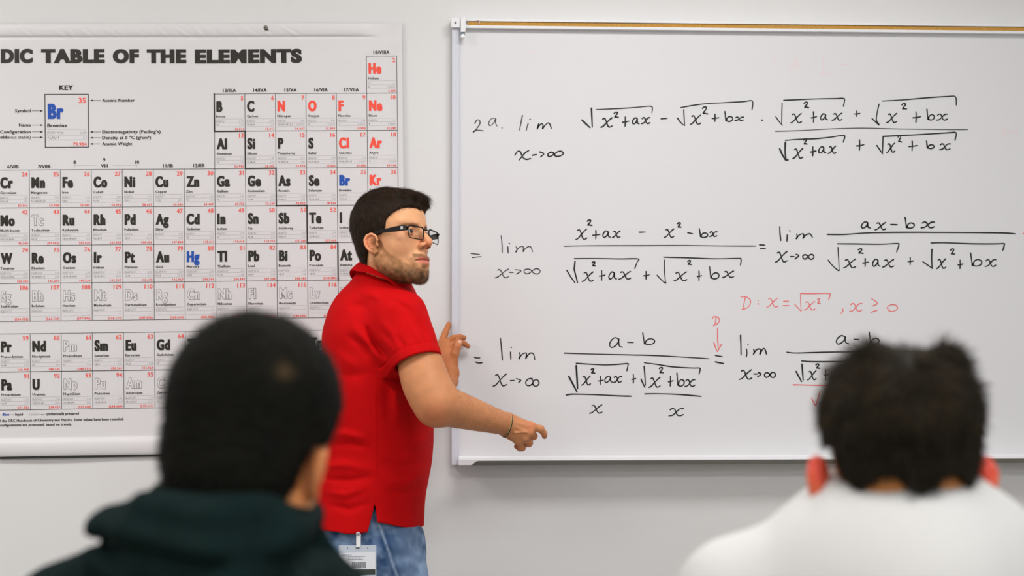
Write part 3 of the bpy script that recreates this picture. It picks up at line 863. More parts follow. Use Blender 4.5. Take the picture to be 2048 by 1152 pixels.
sq(D, [[(684, 420), (715, 458), (752, 490), (762, 488)], [(752, 330), (756, 400), (760, 488)]], [[(748, 305), (880, 306), (1050, 308), (1160, 303), (1176, 312), (1160, 363)]], 2.6, 2.6)
D.g(G_x, 788, 412, 876, 474, 2.7); D.g(G_2, 890, 340, 928, 374, 2.9); D.g(G_p, 926, 408, 964, 464, 2.7); D.g(G_a, 992, 412, 1046, 462, 2.7); D.g(G_x, 1062, 414, 1142, 468, 2.7)
D.g(G_p, 1240, 402, 1278, 452, 2.6)
sq(D, [[(1344, 430), (1372, 450), (1406, 474)], [(1406, 344), (1404, 410), (1408, 478)]], [[(1400, 299), (1500, 298), (1700, 305), (1860, 305), (1908, 303), (1910, 315), (1900, 352)]], 2.7, 2.7)
D.g(G_x, 1438, 410, 1504, 478, 2.7); D.g(G_2, 1534, 340, 1566, 380, 2.8); D.g(G_p, 1588, 420, 1624, 478, 2.7); D.g(G_b, 1676, 370, 1754, 460, 2.7); D.g(G_x2, 1776, 412, 1852, 466, 2.7)
# red remark
E = Pen(1460, 400, 3.483)
E.stroke([(106, 680), (100, 710), (90, 756)], 2.0); E.stroke([(76, 676), (110, 674), (140, 695), (140, 725), (118, 752), (82, 762)], 2.0)
E.stroke([(195, 700), (196, 704)], 2.4); E.stroke([(196, 722), (197, 727)], 2.4)
E.g(G_x, 254, 682, 336, 748, 2.0); E.stroke([(372, 706), (408, 705)], 2.0); E.stroke([(370, 736), (410, 735)], 2.0)
sq(E, [[(452, 728), (474, 752), (496, 776)], [(490, 660), (492, 720), (496, 774)]], [[(490, 651), (560, 652), (640, 651), (694, 652), (696, 665), (686, 696)]], 2.0, 2.2)
E.g(G_x, 514, 706, 592, 768, 2.0); E.g(G_2, 606, 688, 630, 724, 2.2)
E.stroke([(784, 758), (786, 775), (770, 792)], 2.0); E.g(G_x2, 832, 716, 920, 778, 2.0)
E.stroke([(984, 686), (1026, 718), (990, 740)], 2.0); E.stroke([(980, 782), (1026, 768)], 2.0); E.g(G_o, 1096, 728, 1168, 776, 2.0)
E.stroke([(2042, 232), (2056, 234)], 2.6)
# row 3
H = Pen(920, 620, 3.657)
H.stroke([(108, 346), (122, 350), (146, 350)], 2.6); H.stroke([(114, 381), (134, 388), (162, 386)], 2.6)
H.stroke([(296, 206), (304, 290), (310, 368)], 2.4); H.stroke([(369, 308), (372, 362)], 2.4); H.stroke([(373, 273), (377, 275)], 2.4)
H.stroke([(434, 312), (440, 332), (430, 360), (452, 326), (482, 314), (486, 332), (480, 358), (500, 326), (524, 314), (540, 328), (547, 364)], 2.4)
H.g(G_x, 240, 468, 342, 558, 2.4); H.stroke([(368, 517), (398, 514)], 2.4); H.stroke([(412, 502), (444, 514), (428, 530)], 2.4)
H.stroke([(528, 500), (498, 506), (480, 530), (492, 552), (520, 548), (536, 522), (520, 504)], 2.4)
H.stroke([(530, 540), (546, 556), (566, 554), (578, 534), (566, 512), (544, 514), (532, 532), (536, 548)], 2.4)
H.g(G_a, 1092, 202, 1190, 274, 2.4); H.stroke([(1226, 236), (1268, 238)], 2.6); H.g(G_b, 1336, 168, 1424, 252, 2.4)
H.stroke([(762, 315), (900, 320), (1200, 327), (1400, 332), (1600, 342), (1822, 356)], 2.3)
sq(H, [[(796, 486), (828, 546), (856, 600)], [(850, 408), (855, 490), (860, 574)]], [[(850, 390), (940, 396), (1060, 402), (1150, 398), (1226, 392), (1228, 404), (1220, 446)]], 4.0, 2.4)
H.g(G_x, 888, 482, 955, 550, 2.7); H.g(G_2, 956, 430, 986, 464, 2.8); H.g(G_p, 1012, 486, 1048, 546, 2.4); H.g(G_a, 1058, 484, 1118, 530, 2.4); H.g(G_x2, 1122, 482, 1182, 532, 2.6)
H.g(G_p, 1256, 472, 1286, 536, 2.5)
sq(H, [[(1324, 506), (1338, 538), (1352, 566)], [(1346, 412), (1352, 480), (1356, 550)]], [[(1348, 386), (1440, 398), (1560, 416), (1700, 424), (1750, 424), (1756, 436), (1748, 472)]], 2.6, 2.4)
H.g(G_x, 1380, 494, 1464, 566, 2.6); H.g(G_2, 1456, 420, 1488, 462, 2.8); H.g(G_p, 1524, 484, 1560, 558, 2.5); H.g(G_b, 1586, 462, 1640, 556, 2.6); H.g(G_x2, 1644, 506, 1718, 562, 2.6)
H.stroke([(777, 622), (830, 616), (1000, 620), (1150, 628), (1254, 631)], 2.7); H.stroke([(1352, 614), (1450, 613), (1600, 618), (1764, 632)], 2.6)
H.g(G_x, 948, 694, 1040, 756, 2.5); H.g(G_x2, 1526, 716, 1634, 778, 2.5)
H.stroke([(1868, 333), (1918, 341)], 2.9); H.stroke([(1868, 380), (1928, 392)], 2.9)
I = Pen(1400, 620, 5.12)
I.stroke([(415, 260), (418, 350), (420, 460)], 3.0); I.stroke([(476, 400), (480, 440), (474, 480)], 2.6); I.stroke([(490, 356), (496, 358)], 2.6)
I.stroke([(550, 405), (555, 430), (546, 456), (575, 410), (612, 400), (618, 420), (612, 455), (635, 410), (655, 394), (670, 415), (680, 453)], 2.8)
I.g(G_x, 402, 612, 530, 712, 2.8); I.stroke([(552, 655), (590, 655)], 2.7); I.stroke([(598, 640), (624, 656), (586, 686)], 2.7)
I.g(G_inf, 660, 636, 772, 694, 2.8)
I.g(G_a, 1392, 262, 1526, 348, 2.6); I.stroke([(1578, 300), (1628, 302)], 2.6); I.g(G_b, 1732, 228, 1834, 352, 2.6)
I.stroke([(890, 432), (980, 440), (1200, 434), (1400, 430), (1700, 430), (2000, 428), (2300, 430)], 2.6); I.stroke([(1040, 522), (1160, 530), (1400, 530), (1600, 532)], 2.8)
sq(I, [[(984, 630), (1010, 680), (1040, 734)], [(1044, 556), (1050, 640), (1056, 718)]], [], 3.0)
I.g(G_x, 1100, 622, 1190, 716, 2.6); I.g(G_2, 1184, 552, 1228, 600, 2.8); I.g(G_p, 1270, 614, 1314, 714, 2.6)
I.g(G_a, 1360, 640, 1420, 700, 2.6); I.g(G_x, 1440, 640, 1520, 700, 2.6); I.g(G_p, 1600, 614, 1650, 700, 2.6)
J = Pen(1400, 620, 5.12)
J.stroke([(165, 78), (160, 110), (150, 155)], 2.2); J.stroke([(126, 92), (140, 70), (180, 74), (200, 104), (180, 140), (136, 160)], 2.2)
J.stroke([(180, 186), (180, 280), (187, 380)], 2.3); J.stroke([(142, 334), (158, 380), (178, 424), (196, 392), (220, 350)], 2.3)
J.stroke([(956, 765), (1080, 768), (1260, 774), (1500, 778), (1700, 780)], 2.4); J.stroke([(1140, 900), (1155, 930), (1185, 985)], 2.2); J.stroke([(1185, 985), (1210, 900), (1230, 830)], 2.2)
# wiped-out pink marks that still ghost through
K_ = Pen(1500, 0, 3.737)
for st in ([(180, 420), (176, 470)], [(348, 430), (320, 470), (296, 520)], [(346, 430), (352, 470), (358, 520)], [(300, 496), (360, 490)], [(545, 440), (540, 500), (546, 560)], [(680, 480), (760, 484)], [(520, 548), (600, 552)],
           [(1900, 960), (1900, 1010)], [(1880, 1000), (1990, 985)], [(1985, 930), (1990, 1020)]):
    K_.stroke(st, 3.6)
K_.stroke([(-1640, 392), (-1600, 396)], 2.6)
for (pen, nm, m) in ((A, 'marker_writing', M_mk), (B, 'marker_writing', M_mk), (C, 'marker_writing', M_mk), (D, 'marker_writing', M_mk), (H, 'marker_writing', M_mk), (I, 'marker_writing', M_mk),
                     (F1, 'marker_writing', M_mkg), (F2, 'marker_writing', M_mkg), (F3, 'marker_writing', M_mkb), (E, 'marker_writing', M_mkr), (J, 'marker_writing', M_mkr), (K_, 'wiped_marker_trace', M_ghost)):
    o = pen.build(nm, m); o['kind'] = 'stuff'
    if m is M_mkr: o['label'] = 'red marker writing'
    if m is M_mkg: o['label'] = 'fading grey marker writing'
# ------------------------------------------------------------------ implicit modelling (for people)
def smin(a, b, k):
    h = np.maximum(k - np.abs(a - b), 0.0) / k
    return np.minimum(a, b) - h * h * k * 0.25


def smax(a, b, k):
    return -smin(-a, -b, k)


def cap(P, a, b, ra, rb=None):
    rb = ra if rb is None else rb
    a = np.asarray(a, np.float32); b = np.asarray(b, np.float32)
    ab = b - a
    t = np.clip(((P - a) @ ab) / (ab @ ab + 1e-12), 0, 1)
    d = P - a - t[:, None] * ab
    return np.sqrt((d * d).sum(1)) - (ra + t * (rb - ra))


def chain(P, pts, rs, k=0.0):
    d = None
    for i in range(len(pts) - 1):
        e = cap(P, pts[i], pts[i + 1], rs[i], rs[i + 1])
        d = e if d is None else (smin(d, e, k) if k > 0 else np.minimum(d, e))
    return d


def ell(P, c, r, R=None):
    q = P - np.asarray(c, np.float32)
    if R is not None:
        q = q @ np.asarray(R, np.float32)              # columns of R = local axes
    r = np.asarray(r, np.float32)
    k0 = np.sqrt(((q / r) ** 2).sum(1)) + 1e-9
    k1 = np.sqrt(((q / (r * r)) ** 2).sum(1)) + 1e-9
    return k0 * (k0 - 1.0) / k1


def axes(x, y):
    """rotation matrix with columns x, y', z from two directions"""
    x = np.asarray(x, float); x = x / np.linalg.norm(x)
    z = np.cross(x, y); z = z / np.linalg.norm(z)
    y = np.cross(z, x)
    return np.stack([x, y, z], 1)


def mir(P):
    Q = P.copy(); Q[:, 0] = np.abs(Q[:, 0])
    return Q


def nets(fn, lo, hi, h, B=8, slack=1.6):
    """sparse surface nets of fn(P) = 0 inside the box; returns vertices and quads"""
    lo = np.asarray(lo, float); hi = np.asarray(hi, float)
    n = (np.ceil((hi - lo) / h / B).astype(int)) * B + 1
    nb = (n - 1) // B
    bc = np.stack(np.meshgrid(*[(np.arange(k) + 0.5) * B for k in nb], indexing='ij'), -1).reshape(-1, 3)
    db = fn((lo + bc * h).astype(np.float32))
    F = np.full(tuple(n), 1.0, np.float32)
    bi = (bc - 0.5 * B).astype(int)
    near = np.abs(db) < slack * h * B * 0.87
    sg = np.sign(db)
    for i in np.nonzero(~near & (sg < 0))[0]:
        a, b, c = bi[i]
        F[a:a + B + 1, b:b + B + 1, c:c + B + 1] = -1.0
    loc = np.stack(np.meshgrid(*[np.arange(B + 1)] * 3, indexing='ij'), -1).reshape(-1, 3)
    ids = np.nonzero(near)[0]
    mask = np.zeros(tuple(n), bool)
    for i in ids:
        a, b, c = bi[i]
        mask[a:a + B + 1, b:b + B + 1, c:c + B + 1] = True
    I = np.argwhere(mask)
    out = np.empty(len(I), np.float32)
    for s in range(0, len(I), 200000):
        out[s:s + 200000] = fn((lo + I[s:s + 200000] * h).astype(np.float32))
    F[mask] = out
    S = F < 0
    c = [(i, j, k) for i in (0, 1) for j in (0, 1) for k in (0, 1)]
    cnt = sum(S[i:n[0] - 1 + i, j:n[1] - 1 + j, k:n[2] - 1 + k].astype(np.int8) for (i, j, k) in c)
    cells = np.argwhere((cnt > 0) & (cnt < 8))
    vid = np.full(tuple(n - 1), -1, np.int64)
    vid[tuple(cells.T)] = np.arange(len(cells))
    acc = np.zeros((len(cells), 3)); num = np.zeros(len(cells))
    vals = {k: F[tuple((cells + k).T)] for k in c}
    for a in c:
        for ax in range(3):
            if a[ax] == 0:
                b = list(a); b[ax] = 1; b = tuple(b)
                fa, fb = vals[a], vals[b]
                m = (fa < 0) != (fb < 0)
                t = np.where(m, fa / np.where(m, fa - fb, 1), 0)
                p = np.tile(np.array(a, float), (len(cells), 1)); p[:, ax] += t
                acc += p * m[:, None]; num += m
    V = lo + (cells + acc / num[:, None]) * h
    quads = []
    for ax in range(3):
        u, v = (ax + 1) % 3, (ax + 2) % 3
        A = S.copy(); sl0 = [slice(None)] * 3; sl1 = [slice(None)] * 3
        sl0[ax] = slice(0, n[ax] - 1); sl1[ax] = slice(1, n[ax])
        a, b = S[tuple(sl0)], S[tuple(sl1)]
        E = np.argwhere(a != b)
        ok = (E[:, u] > 0) & (E[:, v] > 0) & (E[:, u] < n[u] - 1) & (E[:, v] < n[v] - 1)
        E = E[ok]
        inside = a[tuple(E.T)]
        du = np.zeros(3, int); du[u] = 1; dv = np.zeros(3, int); dv[v] = 1
        q = np.stack([vid[tuple((E - du - dv).T)], vid[tuple((E - dv).T)], vid[tuple(E.T)], vid[tuple((E - du).T)]], -1)
        q[~inside] = q[~inside][:, ::-1]
        quads.append(q)
    Q = np.vstack(quads)
    Q = Q[(Q >= 0).all(1)]
    # settle the vertices on the surface
    for _ in range(2):
        e = h * 0.25
        P = V.astype(np.float32)
        d = fn(P)
        g = np.stack([fn(P + np.eye(3, dtype=np.float32)[k] * e) - d for k in range(3)], -1) / e
        s = (d / np.maximum((g * g).sum(1), 0.05))[:, None] * g
        ln = np.linalg.norm(s, axis=1, keepdims=True)
        V = V - s * np.minimum(1, 0.6 * h / (ln + 1e-12))
    return V, Q


def normals_of(fn, V, e):
    P = V.astype(np.float32)
    g = np.stack([fn(P + np.eye(3, dtype=np.float32)[k] * e) - fn(P - np.eye(3, dtype=np.float32)[k] * e) for k in range(3)], -1)
    return g / (np.linalg.norm(g, axis=1, keepdims=True) + 1e-9)


def paint(o, col):
    me = o.data
    a = me.color_attributes.new('tone', 'FLOAT_COLOR', 'POINT')
    c = np.ones((len(me.vertices), 4), np.float32)
    c[:, :3] = col[:len(c)]
    a.data.foreach_set('color', c.ravel())


def srgb(*c):
    return np.array(lin(c)[:3])


def blob(P, c, r):
    return np.exp(-(((P - np.asarray(c)) / np.asarray(r)) ** 2).sum(1))


def vnoise(P, s, seed=0):
    """smooth value noise in 3-D, about -1..1"""
    Q = P * s + seed * 17.3
    i = np.floor(Q).astype(np.int64); f = Q - i
    f = f * f * (3 - 2 * f)
    def hsh(a, b, c):
        x = np.sin(a * 127.1 + b * 311.7 + c * 74.7 + seed) * 43758.5453
        return (x - np.floor(x)) * 2 - 1
    r = 0
    for a in (0, 1):
        for b in (0, 1):
            for c in (0, 1):
                w = (f[:, 0] if a else 1 - f[:, 0]) * (f[:, 1] if b else 1 - f[:, 1]) * (f[:, 2] if c else 1 - f[:, 2])
                r = r + w * hsh(i[:, 0] + a, i[:, 1] + b, i[:, 2] + c)
    return r


def strands(name, roots, dirs, lengths, radius, m, parent, bend=None, seg=4, rng=None, curl=0.0, taper=True):
    """thin three-sided hairs joined into one mesh; roots, dirs in metres"""
    n = len(roots)
    rng = rng or np.random.RandomState(1)
    t = np.linspace(0, 1, seg + 1)
    D = dirs / (np.linalg.norm(dirs, axis=1, keepdims=True) + 1e-9)
    L = np.asarray(lengths)[:, None]
    Bv = np.zeros_like(D) if bend is None else bend
    C = [roots + D * L * k + Bv * L * k * k for k in t]
    if curl:
        ph = rng.uniform(0, 6.28, n)[:, None]
        a = np.cross(D, rng.randn(n, 3)); a /= np.linalg.norm(a, axis=1, keepdims=True) + 1e-9
        C = [c + a * curl * L * np.sin(ph + k * 4.0) * k for c, k in zip(C, t)]
    ref = rng.randn(n, 3)
    X = np.cross(D, ref); X /= np.linalg.norm(X, axis=1, keepdims=True) + 1e-9
    Y = np.cross(D, X)
    V = np.zeros((n, seg + 1, 3, 3))
    for i, k in enumerate(t):
        r = radius * ((1 - 0.85 * k) if taper else 1)
        for j in range(3):
            an = 2 * math.pi * j / 3
            V[:, i, j] = C[i] + r * (math.cos(an) * X + math.sin(an) * Y)
    idx = np.arange(n * (seg + 1) * 3).reshape(n, seg + 1, 3)
    F = []
    for j in range(3):
        k = (j + 1) % 3
        F.append(np.stack([idx[:, :-1, j], idx[:, :-1, k], idx[:, 1:, k], idx[:, 1:, j]], -1).reshape(-1, 4))
    o = mesh_obj(name, V.reshape(-1, 3), np.vstack(F), m, parent, smooth=True)
    o['kind'] = 'stuff'
    return o


class Frame:
    """a head's own axes: x = the person's right, y = forward, z = up, in centimetres"""

    def __init__(s, origin, yaw, pitch, roll, scale=1.0):
        ps, th, ph = map(math.radians, (yaw, pitch, roll))
        f0 = np.array([math.sin(ps), -math.cos(ps), 0]); l0 = np.array([math.cos(ps), math.sin(ps), 0]); u0 = np.array([0, 0, 1.0])
        f = f0 * math.cos(th) + u0 * math.sin(th); u = u0 * math.cos(th) - f0 * math.sin(th)
        l = l0 * math.cos(ph) - u * math.sin(ph); u = u * math.cos(ph) + l0 * math.sin(ph)
        s.R = np.stack([-l, f, u], 0)                  # rows: axes
        s.o = np.asarray(origin, float); s.k = 0.01 * scale

    def w(s, P): return s.o + (np.asarray(P, float) * s.k) @ s.R

    def d(s, D): return np.asarray(D, float) @ s.R

    def l(s, W): return ((np.asarray(W, float) - s.o) @ s.R.T) / s.k


def ear_sdf(P, side_flare=22):
    """right ear near (7.6, -0.4, -1.6); P already mirrored where both ears are wanted"""
    an = math.radians(side_flare)
    # ear plane: a = forward, b = up, c = outward
    A = np.array([-math.sin(an) * -1 * -1, math.cos(an), 0.0]); A = np.array([-math.sin(an), math.cos(an), 0.05])
    Bv = np.array([0.10, -0.14, 1.0])
    R = axes(A, np.cross(np.cross(A, Bv), A)); Rn = R
    q = (P - np.array([7.62, 0.45, -2.35], np.float32)) @ R.astype(np.float32) / .86      # columns a, b, c
    q[:, 1] *= 1.14
    if Rn[0, 2] < 0:
        q[:, 2] *= -1
    hx = [(0.9, -0.4, -.1), (1.35, 0.9, 0.15), (1.0, 2.2, .2), (0.0, 2.95, .25), (-1.2, 2.6, .3), (-1.95, 1.4, .3), (-1.95, 0.1, .3), (-1.45, -1.3, .25), (-0.6, -2.5, .1), (0.25, -3.05, 0), (0.85, -2.7, -.1)]
    d = chain(q, hx, [.32, .36, .38, .38, .38, .36, .33, .32, .42, .5, .45])
    plate = ell(q, (-.3, 0.1, -0.35), (1.7, 2.9, .42))
    d = smin(d, plate, .35)
    lobe = ell(q, (0.15, -2.4, -.1), (.85, .95, .42))
    d = smin(d, lobe, .3)
    ah = chain(q, [(0.3, 1.7, -.05), (-0.75, 1.2, 0.12), (-1.0, 0.0, .15), (-0.6, -1.3, .12), (0.3, -1.7, .1)], [.2, .26, .28, .28, .26])
    d = smin(d, ah, .25)
    d = smax(d, -ell(q, (0.25, -0.35, 0.3), (.78, 1.05, .75)), .25)
    tr = ell(q, (1.2, -0.6, 0.05), (.42, .62, .38))
    d = smin(d, tr, .3)
    return d * .86


def head_base(P, beard=0.0):
    """skull, face and ears in head centimetres, symmetric"""
    Q = mir(P)
    d = ell(Q, (0, -0.5, 3.4), (7.3, 8.5, 8.0))
    d = smin(d, ell(Q, (0, 2.6, 2.8), (6.5, 6.6, 6.6)), 2.0)
    d = smin(d, ell(Q, (0, 2.2, -3.6), (5.7, 6.6, 7.4)), 2.2)
    d = smin(d, cap(Q, (5.0, 0.3, -5.6), (2.0, 6.6, -9.9), 1.7, 1.7), 2.4)
    d = smin(d, ell(Q, (0, 7.5, -9.8), (2.4, 1.75, 1.75)), 1.5)
    d = smin(d, ell(Q, (4.4, 5.0, -2.8), (1.9, 2.3, 2.4)), 2.2)
    d = smin(d, cap(Q, (1.0, 8.35, 1.9), (4.6, 6.7, 2.1), .75, .7), 1.0)
    d = smin(d, ell(Q, (0, 8.0, -6.9), (2.9, 1.9, 2.3)), 1.6)
    # eye sockets and lids
    d = smax(d, -ell(Q, (3.2, 9.3, -0.1), (2.0, 1.7, 1.25)), 1.0)
    lid = np.sqrt(((Q - np.array([3.15, 7.15, 0], np.float32)) ** 2).sum(1)) - 1.42
    d = smin(d, lid, .35)
    ap = ell(Q, (3.15, 8.5, -0.10), (1.32, 1.25, .42))
    d = smax(d, -ap, .12)
    # nose
    n_ = cap(Q, (0, 8.3, 1.2), (0, 10.6, -2.3), .62, .85)
    n_ = smin(n_, np.sqrt(((Q - np.array([0, 10.85, -2.80], np.float32)) ** 2).sum(1)) - .84, .6)
    n_ = smin(n_, ell(Q, (1.22, 9.6, -3.35), (.66, .95, .62)), .5)
    n_ = smin(n_, cap(Q, (0, 9.8, -3.1), (0, 9.3, -4.3), .55, .45), .5)
    d = smin(d, n_, .75)
    d = smax(d, -ell(Q, (.86, 9.95, -3.85), (.46, .62, .62)), .15)
    # lips
    up = chain(Q, [(0, 9.62, -6.35), (.7, 9.62, -6.25), (1.6, 9.05, -6.55), (2.5, 8.1, -6.9)], [.36, .40, .34, .16])
    lo = chain(Q, [(0, 9.45, -7.35), (1.0, 9.30, -7.30), (1.9, 8.7, -7.1), (2.5, 8.1, -6.95)], [.50, .48, .34, .15])
    d = smin(d, up, .45)
    d = smin(d, lo, .45)
    d = smax(d, -chain(Q, [(0, 10.15, -6.80), (1.3, 9.8, -6.82), (2.7, 8.65, -6.98)], [.22, .20, .15]), .28)
    d = smax(d, -ell(Q, (0, 9.75, -8.45), (1.7, .75, .42)), .6)
    d = smin(d, ear_sdf(Q), .35)
    return d
# ------------------------------------------------------------------ the teacher
M_skin = mat('skin', (214, 158, 122), 0.55, attr='tone', sss=0.10, spec=0.35, noise=(45, 0.07), bump=(420, 0.22, 0.0012))
M_hairbrown = mat('dark_brown_hair', (30, 19, 9), 0.7, noise=(60, 0.35), spec=0.2)
M_hairstrand = mat('brown_hair_strand', (46, 30, 16), 0.5, spec=0.25)
M_beard = mat('beard_hair', (128, 86, 40), 0.6)
M_beardd = mat('dark_beard_hair', (58, 40, 22), 0.6)
M_red_knit = mat('red_pique_knit', (196, 4, 9), 0.85, noise=(30, 0.03), bump=(1500, 0.35, 0.0008), spec=0.15)
M_denim = mat('denim', (90, 122, 164), 0.85, attr='tone', bump=(900, 0.4, 0.0006), spec=0.2)

HF = Frame(at(778, 477, -0.52), 57, 8, 5.5, 1.04)
NB = HF.l(at(758, 592, -0.45))                      # base of the neck in head centimetres


def teacher_head(P):
    d = head_base(P)
    nk = cap(P, (0, -1.4, -4.5), NB, 5.0, 5.6)
    nk = smin(nk, cap(P, (0, -2.2, -3.0), (NB[0], NB[1], NB[2]), 4.9, 5.6), 1.0)
    return smin(d, nk, 1.4)


def skin_tone_head(P, ear=0.6):
    base = srgb(230, 168, 122)
    C = np.tile(base, (len(P), 1))
    Q = mir(P)

    def mix(c, w):
        w = np.clip(w, 0, 1)[:, None]
        C[:] = C * (1 - w) + srgb(*c) * w
    mix((228, 146, 110), 0.35 * blob(Q, (4.6, 6.5, -3.0), (2.6, 3, 2.4)))
    mix((224, 126, 92), 0.7 * blob(Q, (0, 10.8, -3.2), (1.9, 2.0, 1.5)))
    mix((222, 124, 92), ear * blob(Q, (8.2, 0.0, -2.2), (1.8, 2.2, 3.6)))
    mix((196, 122, 84), 0.5 * blob(Q, (3.2, 8.4, 0), (2.2, 1.8, 1.2)))
    mix((206, 112, 98), 0.85 * np.clip(1.25 * blob(Q, (0, 9.6, -6.9), (2.6, 1.6, .85)) - 0.1, 0, 1))
    mix((120, 45, 35), 0.9 * blob(Q, (.72, 10.1, -4.2), (.5, .9, .5)))
    return C, mix


def beard_mask(P):
    Q = mir(P)
    x, y, z = Q.T
    # upper border: from the sideburn down the cheek to the corner of the mouth
    line = np.interp(y, [-1, 1.5, 3.0, 4.5, 6.0, 7.6, 9.0, 11], [-1.0, -1.2, -4.2, -5.7, -6.9, -7.9, -8.6, -8.8])
    m = sstep(-0.7, 0.5, line - z)
    m = m * sstep(-1.4, -0.2, y - np.interp(z, [-14, -10, -6, -2], [-2, 0, 0.4, 1.0]))
    m = m * (1 - sstep(11.2, 14.5, -z))
    mo = sstep(0, .25, -5.35 - z) * (1 - sstep(0.05, .5, -z - 6.15 - 0.02 * x)) * (x < 3.0) * (y > 7.0)    # moustache
    side = np.exp(-((x - 3.0) / .55) ** 2) * sstep(5.8, 6.4, -z) * (y > 6)
    soul = np.exp(-(x / 0.9) ** 2) * np.exp(-((z + 8.5) / .55) ** 2) * (y > 7)
    lips = blob(Q, (0, 9.7, -6.95), (2.3, 2.0, .75))
    m = np.maximum(np.maximum(m, mo * 1.0), np.maximum(side * .8, soul * .9))
    return np.clip(m - 1.4 * np.clip(lips - .3, 0, 1), 0, 1)


teacher = thing('person', (at(745, 700, -0.4)[0], -0.40, 0.0), 'standing man in red polo shirt and black glasses, pointing toward the whiteboard', 'person')
Vh, Qh = nets(teacher_head, (-11, -14, -18), (11, 13.5, 13), 0.17)
Ch, mix = skin_tone_head(Vh)
bm_ = beard_mask(Vh)
nz = 0.75 + 0.35 * vnoise(Vh, 1.1, 3)
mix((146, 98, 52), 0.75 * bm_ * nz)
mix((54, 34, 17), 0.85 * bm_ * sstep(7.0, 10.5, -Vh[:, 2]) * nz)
mix((150, 100, 66), 0.5 * blob(mir(Vh), (4.9, 5.5, 4.9), (2.5, 2.5, 1.6)) * 0)
ebm = np.exp(-((Vh[:, 2] - (1.45 - 0.05 * (np.abs(Vh[:, 0]) - 3) ** 2)) / .30) ** 2) * sstep(.9, 1.6, np.abs(Vh[:, 0])) * (1 - sstep(4.6, 5.6, np.abs(Vh[:, 0]))) * (Vh[:, 1] > 4)
mix((120, 82, 52), 0.6 * ebm)
mix((112, 74, 44), 0.65 * np.clip(sstep(5.1, 5.5, -Vh[:, 2]) * (1 - sstep(6.05, 6.3, -Vh[:, 2])) * (np.abs(Vh[:, 0]) < 2.9) * (Vh[:, 1] > 7.5) * np.clip(np.abs(Vh[:, 0]) * .6 + .45, 0, 1), 0, 1))
mix((60, 22, 18), 0.95 * blob(mir(Vh), (.86, 9.85, -3.75), (.42, .6, .42)))
ax_ = np.abs(Vh[:, 0])
mix((172, 84, 66), 0.85 * sstep(6.05, 6.25, -Vh[:, 2]) * (1 - sstep(6.7, 6.8, -Vh[:, 2])) * (1 - sstep(2.0, 2.7, ax_)) * (Vh[:, 1] > 8))
mix((218, 122, 102), 0.8 * sstep(6.85, 6.95, -Vh[:, 2]) * (1 - sstep(7.6, 7.95, -Vh[:, 2] + .12 * ax_)) * (1 - sstep(1.9, 2.6, ax_)) * (Vh[:, 1] > 8))
mix((96, 44, 34), 0.8 * np.exp(-((Vh[:, 2] + 6.82) / .10) ** 2) * (1 - sstep(2.5, 2.8, ax_)) * (Vh[:, 1] > 8))
mix((70, 48, 34), 0.85 * np.clip((Vh[:, 1] < 3) * sstep(0, 2, Vh[:, 2] - np.interp(Vh[:, 1], [-12, -3, -1, 2, 3.5], [-7.5, -7.0, -1, 1.5, 3])), 0, 1))

# --- right arm and pointing hand, in world metres
def W_(*a): return np.array(at(*a))


R_sh, R_el, R_wr = W_(803, 634, -0.582), W_(876, 808, -0.660), W_(1014, 849, -0.520)
RH = dict(
    index=[W_(1062, 853, -.515), W_(1081, 858, -.510), W_(1088, 866.5, -.502), W_(1089, 872.5, -.496)],
    middle=[W_(1058, 864, -.520), W_(1067, 872, -.500), W_(1059, 876, -.468), W_(1050, 873, -.466)],
    ring=[W_(1049, 875, -.518), W_(1058, 886, -.500), W_(1051, 888, -.468), W_(1043, 884, -.466)],
    pinky=[W_(1037, 883, -.512), W_(1044.5, 895.5, -.496), W_(1040, 897, -.470), W_(1033, 893, -.466)],
    thumb=[W_(1024, 848, -.490), W_(1042, 855, -.462), W_(1058, 864, -.452), W_(1066, 872, -.452)])


def right_arm(P):
    d = chain(P, [R_sh, R_sh * .45 + R_el * .55, R_el], [.054, .0515, .0445])
    ax = axes(R_wr - R_el, (0, 0, 1))
    m = R_el * .74 + R_wr * .26
    fa = chain(P, [R_el, m, R_el * .4 + R_wr * .6, R_wr], [.0425, .0440, .0360, .0258])
    d = smin(d, fa, .03)
    d = smin(d, ell(P, W_(868, 828, -.655), (.026, .026, .022)), .03)        # point of the elbow
    d = smin(d, ell(P, W_(846, 772, -.655), (.036, .042, .062), axes((R_el - R_sh)[[0, 1, 2]], (0, 1, 0))[:, [1, 2, 0]]), .04)
    # palm
    for nme, a, rr in (('index', W_(1016, 841, -.520), (.0160, .0112)), ('middle', W_(1014, 846, -.524), (.0165, .0112)), ('ring', W_(1012, 853, -.520), (.0160, .0105)), ('pinky', W_(1010, 858, -.514), (.0150, .0095))):
        d = smin(d, cap(P, a, RH[nme][0], *rr), .014)
    d = smin(d, ell(P, W_(1040, 862, -.497), (.024, .015, .022)), .014)
    f = None
    for nme, rs in (('index', (.0100, .0090, .0078, .0066)), ('middle', (.0104, .0095, .008, .007)), ('ring', (.0100, .0092, .008, .007)), ('pinky', (.0092, .0082, .0072, .0062)), ('thumb', (.0125, .011, .0095, .008))):
        pts = RH[nme]
        g = chain(P, pts, rs, .002)
        g = smin(g, np.sqrt(((P - pts[1].astype(np.float32)) ** 2).sum(1)) - rs[1] * 1.04, .002)
        f = g if f is None else smin(f, g, .0022)
    d = smin(d, f, .0065)
    # tendons and veins on the back of the hand
    for (a, b) in ((W_(1022, 843, -.5405), W_(1058, 854, -.528)), (W_(1020, 849, -.5425), W_(1054, 865, -.532)), (W_(1030, 866, -.5395), W_(1052, 864, -.534))):
        d = smin(d, cap(P, a, b, .0014), .005)
    return d


